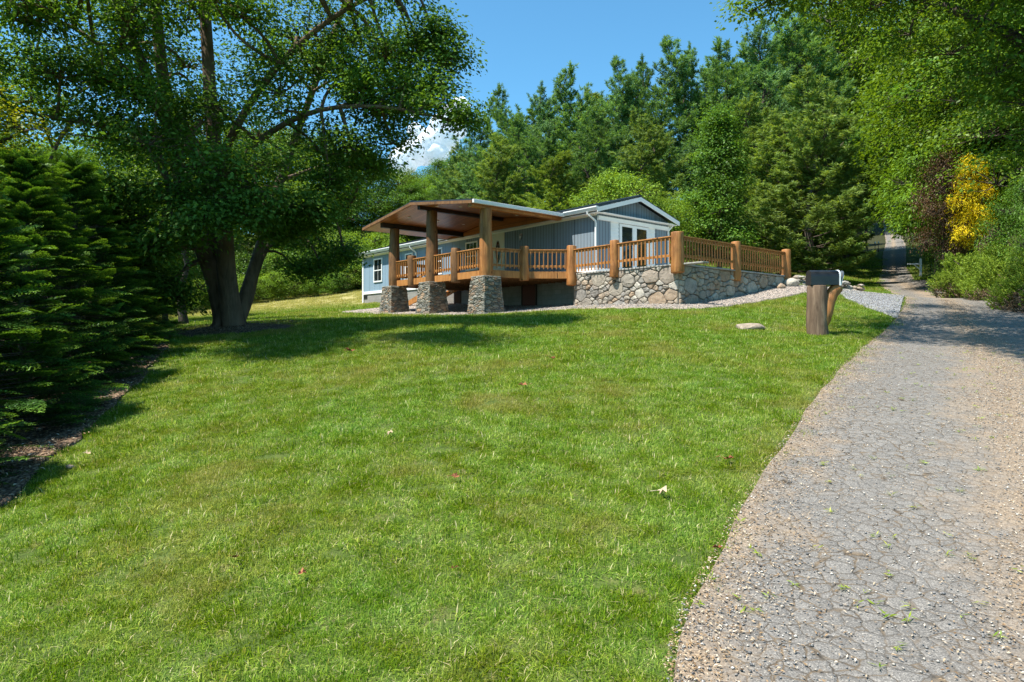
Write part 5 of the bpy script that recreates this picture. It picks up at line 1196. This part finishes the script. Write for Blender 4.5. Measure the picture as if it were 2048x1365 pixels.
bands = [(-4.5, 4, 2.6, 4.5, 200, .85), (-6, 5, 4.5, 7, 150, 1.0), (-8, 8, 7, 11, 95, 1.15), (-13, 14, 11, 17, 52, 1.4), (-20, 24, 17, 26, 26, 1.75), (-34, 36, 26, 40, 10, 2.4), (-42, 44, 40, 56, 5, 2.9), (14, 44, 56, 82, 3.5, 3.6)]
PX, PY, PS, PV = [], [], [], []
for (x0, x1, y0, y1, dn, sc_) in bands:
    a, b = lawn_points(x0, x1, y0, y1, dn); PX.append(a); PY.append(b); PS.append(sc_ * rg.uniform(.75, 1.25, len(a)))
    v_ = rg.integers(0, 4, len(a)); q_ = rg.random(len(a)); v_[q_ < .045] = 4; v_[(q_ > .045) & (q_ < .11)] = 5; PV.append(v_)
# right verge strip, beyond the road
PX, PY, PS, PV = map(np.concatenate, (PX, PY, PS, PV))
k = ~((PX > np.interp(PY, [0, 14, 20, 29, 48, 58], [5, 13.2, 15.4, 20.2, 28.5, 33.7]) + np.interp(PY, [0, 20, 30, 50], [1.0, 1.6, 2.2, 1.5])) )
k &= ~((PY > 56) & (PX < 21 + (PY - 56) * .5))
PX, PY, PS, PV = PX[k], PY[k], PS[k], PV[k]
e_ = .3; Z0 = gz(PX, PY); gx = (gz(PX + e_, PY) - Z0) / e_; gy = (gz(PX, PY + e_) - Z0) / e_
me = bpy.data.meshes.new("lawn_grass"); me.vertices.add(len(PX)); me.vertices.foreach_set("co", np.stack([PX, PY, Z0], 1).astype(np.float32).ravel())
for nm, tp, dat in (("rot", 'FLOAT_VECTOR', np.stack([np.arctan(gy), -np.arctan(gx), rg.random(len(PX)) * 0], 1)), ("sc", 'FLOAT', PS), ("vi", 'INT', PV), ("spin", 'FLOAT', rg.random(len(PX)) * 6.28)):
    a = me.attributes.new(nm, tp, 'POINT'); a.data.foreach_set("vector" if tp == 'FLOAT_VECTOR' else "value", np.ascontiguousarray(dat, dtype=np.int32 if tp == 'INT' else np.float32).ravel())
gr = link_mesh("lawn_grass", me); tag(gr, "short sunlit lawn grass covering the slope", "grass", kind="stuff")
ng = bpy.data.node_groups.new("scatter", 'GeometryNodeTree')
ng.interface.new_socket("Geometry", in_out='INPUT', socket_type='NodeSocketGeometry'); ng.interface.new_socket("Geometry", in_out='OUTPUT', socket_type='NodeSocketGeometry')
N_ = ng.nodes; gi, go = N_.new("NodeGroupInput"), N_.new("NodeGroupOutput")
ci = N_.new("GeometryNodeCollectionInfo"); ci.inputs[0].default_value = gc; ci.inputs["Separate Children"].default_value = True; ci.inputs["Reset Children"].default_value = True
iop = N_.new("GeometryNodeInstanceOnPoints"); iop.inputs["Pick Instance"].default_value = True
def na(name, tp):
    q = N_.new("GeometryNodeInputNamedAttribute"); q.data_type = tp; q.inputs[0].default_value = name; return q.outputs[0]
er = N_.new("FunctionNodeEulerToRotation"); ng.links.new(na("rot", 'FLOAT_VECTOR'), er.inputs[0])
ri = N_.new("GeometryNodeRotateInstances"); ri.inputs["Local Space"].default_value = True
cx_ = N_.new("ShaderNodeCombineXYZ"); ng.links.new(na("spin", 'FLOAT'), cx_.inputs[2])
ng.links.new(gi.outputs[0], iop.inputs["Points"]); ng.links.new(ci.outputs[0], iop.inputs["Instance"]); ng.links.new(na("vi", 'INT'), iop.inputs["Instance Index"]); ng.links.new(er.outputs[0], iop.inputs["Rotation"]); ng.links.new(na("sc", 'FLOAT'), iop.inputs["Scale"])
ng.links.new(iop.outputs[0], ri.inputs["Instances"]); ng.links.new(cx_.outputs[0], ri.inputs["Rotation"]); ng.links.new(ri.outputs[0], go.inputs[0])
gr.modifiers.new("scatter", 'NODES').node_group = ng

# ------------------------------------------------------------------ small debris on road and beds
def bits(name, X, Y, size, mat, seed, dz, lab, flat=True, cat="debris"):
    rg = np.random.default_rng(seed); n = len(X); Z = gz(X, Y) + dz
    if flat:
        N = unit(np.array([0, 0, 1.]) + rg.normal(0, .25, (n, 3))); V = leaves(rg, np.stack([X, Y, Z], 1), N, size, .38, None, .12); F = quads(len(V)); r = rg.random(n)
    else:
        o = np.array([[1, 0, 0], [0, 1, 0], [-1, 0, 0], [0, -1, 0], [0, 0, .7], [0, 0, -.4]]); D = o[None] * rg.uniform(.55, 1.2, (n, 6, 1)) * size.reshape(-1, 1, 1) * .5
        th = rg.random(n) * 6.3; c, s = np.cos(th)[:, None], np.sin(th)[:, None]; D = np.stack([D[..., 0] * c - D[..., 1] * s, D[..., 0] * s + D[..., 1] * c, D[..., 2]], -1)
        V = (np.stack([X, Y, Z], 1)[:, None] + D).reshape(-1, 3); f = np.array([[0, 1, 4], [1, 2, 4], [2, 3, 4], [3, 0, 4], [1, 0, 5], [2, 1, 5], [3, 2, 5], [0, 3, 5]]); F = (f[None] + np.arange(n)[:, None, None] * 6).reshape(-1, 3); r = np.repeat(rg.random(n), 8)
    o = link_mesh(name, np_mesh(name, V, F, mat, r)); return tag(o, lab, cat, kind="stuff")
def road_pts(n, fu, seed, y0=2.6, y1=24, pw=1.6):
    rg = np.random.default_rng(seed); y = y0 + (y1 - y0) * rg.random(n) ** pw
    L, Rr = np.array(roadL)[:14], np.array(roadR)[:14]; xl = np.interp(y, L[:, 1], L[:, 0]); xr = np.interp(y, Rr[:, 1], Rr[:, 0]); u = fu(rg, n, y); x = xl + (xr - xl) * u; k = inpoly(x + .04, y, ROAD); return x[k], y[k]
X, Y = road_pts(16000, lambda r, n, y: -.02 + np.abs(r.normal(0, .075, n)), 1); X2, Y2 = road_pts(20000, lambda r, n, y: .43 + r.normal(0, .055, n) + .03 * np.sin(y * 1.3), 2); X3, Y3 = road_pts(15000, lambda r, n, y: r.random(n), 3)
X, Y = np.r_[X, X2, X3], np.r_[Y, Y2, Y3]; bits("road_litter", X, Y, np.random.default_rng(1).uniform(.006, .030, len(X)), M['litter'], 5, .044, "dry brown leaf crumbs scattered over the cracked road")
X, Y = road_pts(3500, lambda r, n, y: np.abs(r.normal(0, .06, n)), 4); X2, Y2 = road_pts(9000, lambda r, n, y: .44 + r.normal(0, .06, n) + .03 * np.sin(y * 1.3), 5); X3, Y3 = road_pts(9000, lambda r, n, y: r.random(n), 6)
X, Y = np.r_[X, X2, X3], np.r_[Y, Y2, Y3]; bits("road_pebbles", X, Y, np.random.default_rng(2).uniform(.006, .024, len(X)) * np.random.default_rng(3).uniform(.6, 1.3, len(X)), M['pebble'], 6, .036, "loose pebbles scattered over the cracked road", False, "pebbles")
def ruled_pts(n, L, Rr, seed):
    rg = np.random.default_rng(seed); L, Rr = resample(L, 200), resample(Rr, 200); i = rg.integers(0, 200, n); u = rg.uniform(-.02, 1.02, n)[:, None]; p = L[i] * (1 - u) + Rr[i] * u + rg.normal(0, .05, (n, 2)); return p[:, 0], p[:, 1]
X, Y = ruled_pts(14000, mbL, mbR, 8); bits("mulch_chips", X, Y, np.random.default_rng(4).uniform(.02, .07, len(X)), M['litter'], 9, .055, "brown bark chips under the cypress hedge", cat="mulch")
a = np.random.default_rng(5).random(5000) * 6.3; q = np.sqrt(np.random.default_rng(6).random(5000)); X, Y = TB[0] + .15 + np.cos(a) * q * 1.8, TB[1] - .1 + np.sin(a) * q * 1.65
bits("mulch_ring_chips", X, Y, np.random.default_rng(4).uniform(.02, .06, len(X)), M['litter'], 19, .03, "brown bark chips around the maple base", cat="mulch")
bpy.data.objects["mulch_ring_chips"].location.z = .10
X, Y = ruled_pts(9000, apL, apR, 10); bits("apron_stones", X, Y, np.random.default_rng(7).uniform(.02, .055, len(X)), M['pebble'], 11, .06, "loose pale gravel stones along the stone wall", False, "gravel")
X, Y = ruled_pts(5000, pkL, pkR, 12); bits("parking_stones", X, Y, np.random.default_rng(8).uniform(.02, .05, len(X)), M['pebble'], 13, .055, "loose grey gravel stones beside the road", False, "gravel")
# weeds in the cracks
X, Y = road_pts(230, lambda r, n, y: np.clip(r.normal(.28, .22, n), .02, .98), 21, 2.7, 14, 1.4); rgw = np.random.default_rng(22); Vw, Rw = [], []
for x, y in zip(X, Y):
    n = rgw.integers(4, 14); th = rgw.random(n) * 6.3; ln = rgw.uniform(.02, .065, n); d = np.stack([np.cos(th), np.sin(th), rgw.uniform(.3, 1.2, n)], 1); p = np.array([x, y, g1(x, y) + .032]) + d * ln[:, None] * .5
    Vw.append(leaves(rgw, p, unit(np.array([0, 0, 1.]) + rgw.normal(0, .3, (n, 3))), ln, .16, d, .02)); Rw.append(rgw.uniform(.4, .95, n))
Vw = np.concatenate(Vw); tag(link_mesh("crack_weeds", np_mesh("crack_weeds", Vw, quads(len(Vw)), M['grass'], np.concatenate(Rw))), "small green weeds growing in the road cracks", "weeds", kind="stuff")

# ------------------------------------------------------------------ single dead leaves and stones on the lawn
def dead_leaf(px, py, Y, s, mat, lab, seed):
    rg = random.Random(seed); mb = MB(); n = 12; pr = []
    for k in range(n): a = 2 * pi * k / n; r = s * (.5 if k % 2 else 1.0) * rg.uniform(.7, 1.1); pr.append((cos(a) * r, sin(a) * r * .75, s * .55 * rg.random()))
    mb.add([(0, 0, s * .08)] + pr, [(0, k + 1, (k + 1) % n + 1) for k in range(n)], rg.random()); mb.tube([pr[0], (s * 1.6, .0, s * .35)], s * .04, 4)
    o = mb.build("dead_leaf", mat); x = (px - 1024) / FPX * Y; o.location = (x, Y, g1(x, Y) + .06); o.scale = (1.35, 1.35, 1.35); o.rotation_euler = (rg.uniform(-.3, .3), rg.uniform(-.3, .3), rg.random() * 6); tag(o, lab, "leaf", "dead leaves on the lawn")
def gy_at(px, py):       # distance at which the ground is seen at px,py
    Y = np.linspace(2.5, 30, 1200); z = gz((px - 1024) / FPX * Y, Y); pyv = HZ - (z - EYE) / Y * FPX; return float(Y[np.argmin(np.abs(pyv - py))])
for i, (px, py, s, m_, lab) in enumerate([(911, 968, .04, 'brown_leaf', "curled red brown leaf on the lawn below the pale leaf in mid lawn"), (780, 878, .045, 'tan_leaf', "pale tan leaf on the lawn left of centre"), (1456, 931, .055, 'brown_leaf', "dark red leaf lying near the road edge of the lawn"),
        (1327, 999, .05, 'tan_leaf', "pale crumpled leaf left of the road edge"), (604, 1166, .03, 'brown_leaf', "small orange leaf low on the left lawn"), (908, 1158, .03, 'brown_leaf', "small russet leaf in the lower middle lawn"), (470, 1135, .03, 'brown_leaf', "dull brown leaf on the lower left lawn"), (176, 918, .05, 'tan_leaf', "tan leaf near the mulch edge at far left"),
        (1435, 1113, .035, 'brown_leaf', "orange brown leaf where the grass meets the road"), (700, 709, .10, 'brown_leaf', "brown leaf in the maple shade on the upper lawn"), (1047, 779, .06, 'brown_leaf', "dark leaf in the middle of the upper lawn"), (1103, 724, .06, 'brown_leaf', "small reddish leaf on the upper lawn below the stone wall")]):
    dead_leaf(px, py, gy_at(px, py), s, M[m_], lab, i)
Yp = gy_at(140, 942); xp = (140 - 1024) / FPX * Yp; o = link_mesh("pebble", rock_mesh("pebble", .045, .035, .028, M['rock'], 8, 2)); o.location = (xp, Yp, g1(xp, Yp) + .04); tag(o, "small pale pebble in the grass by the mulch edge at left", "stone")
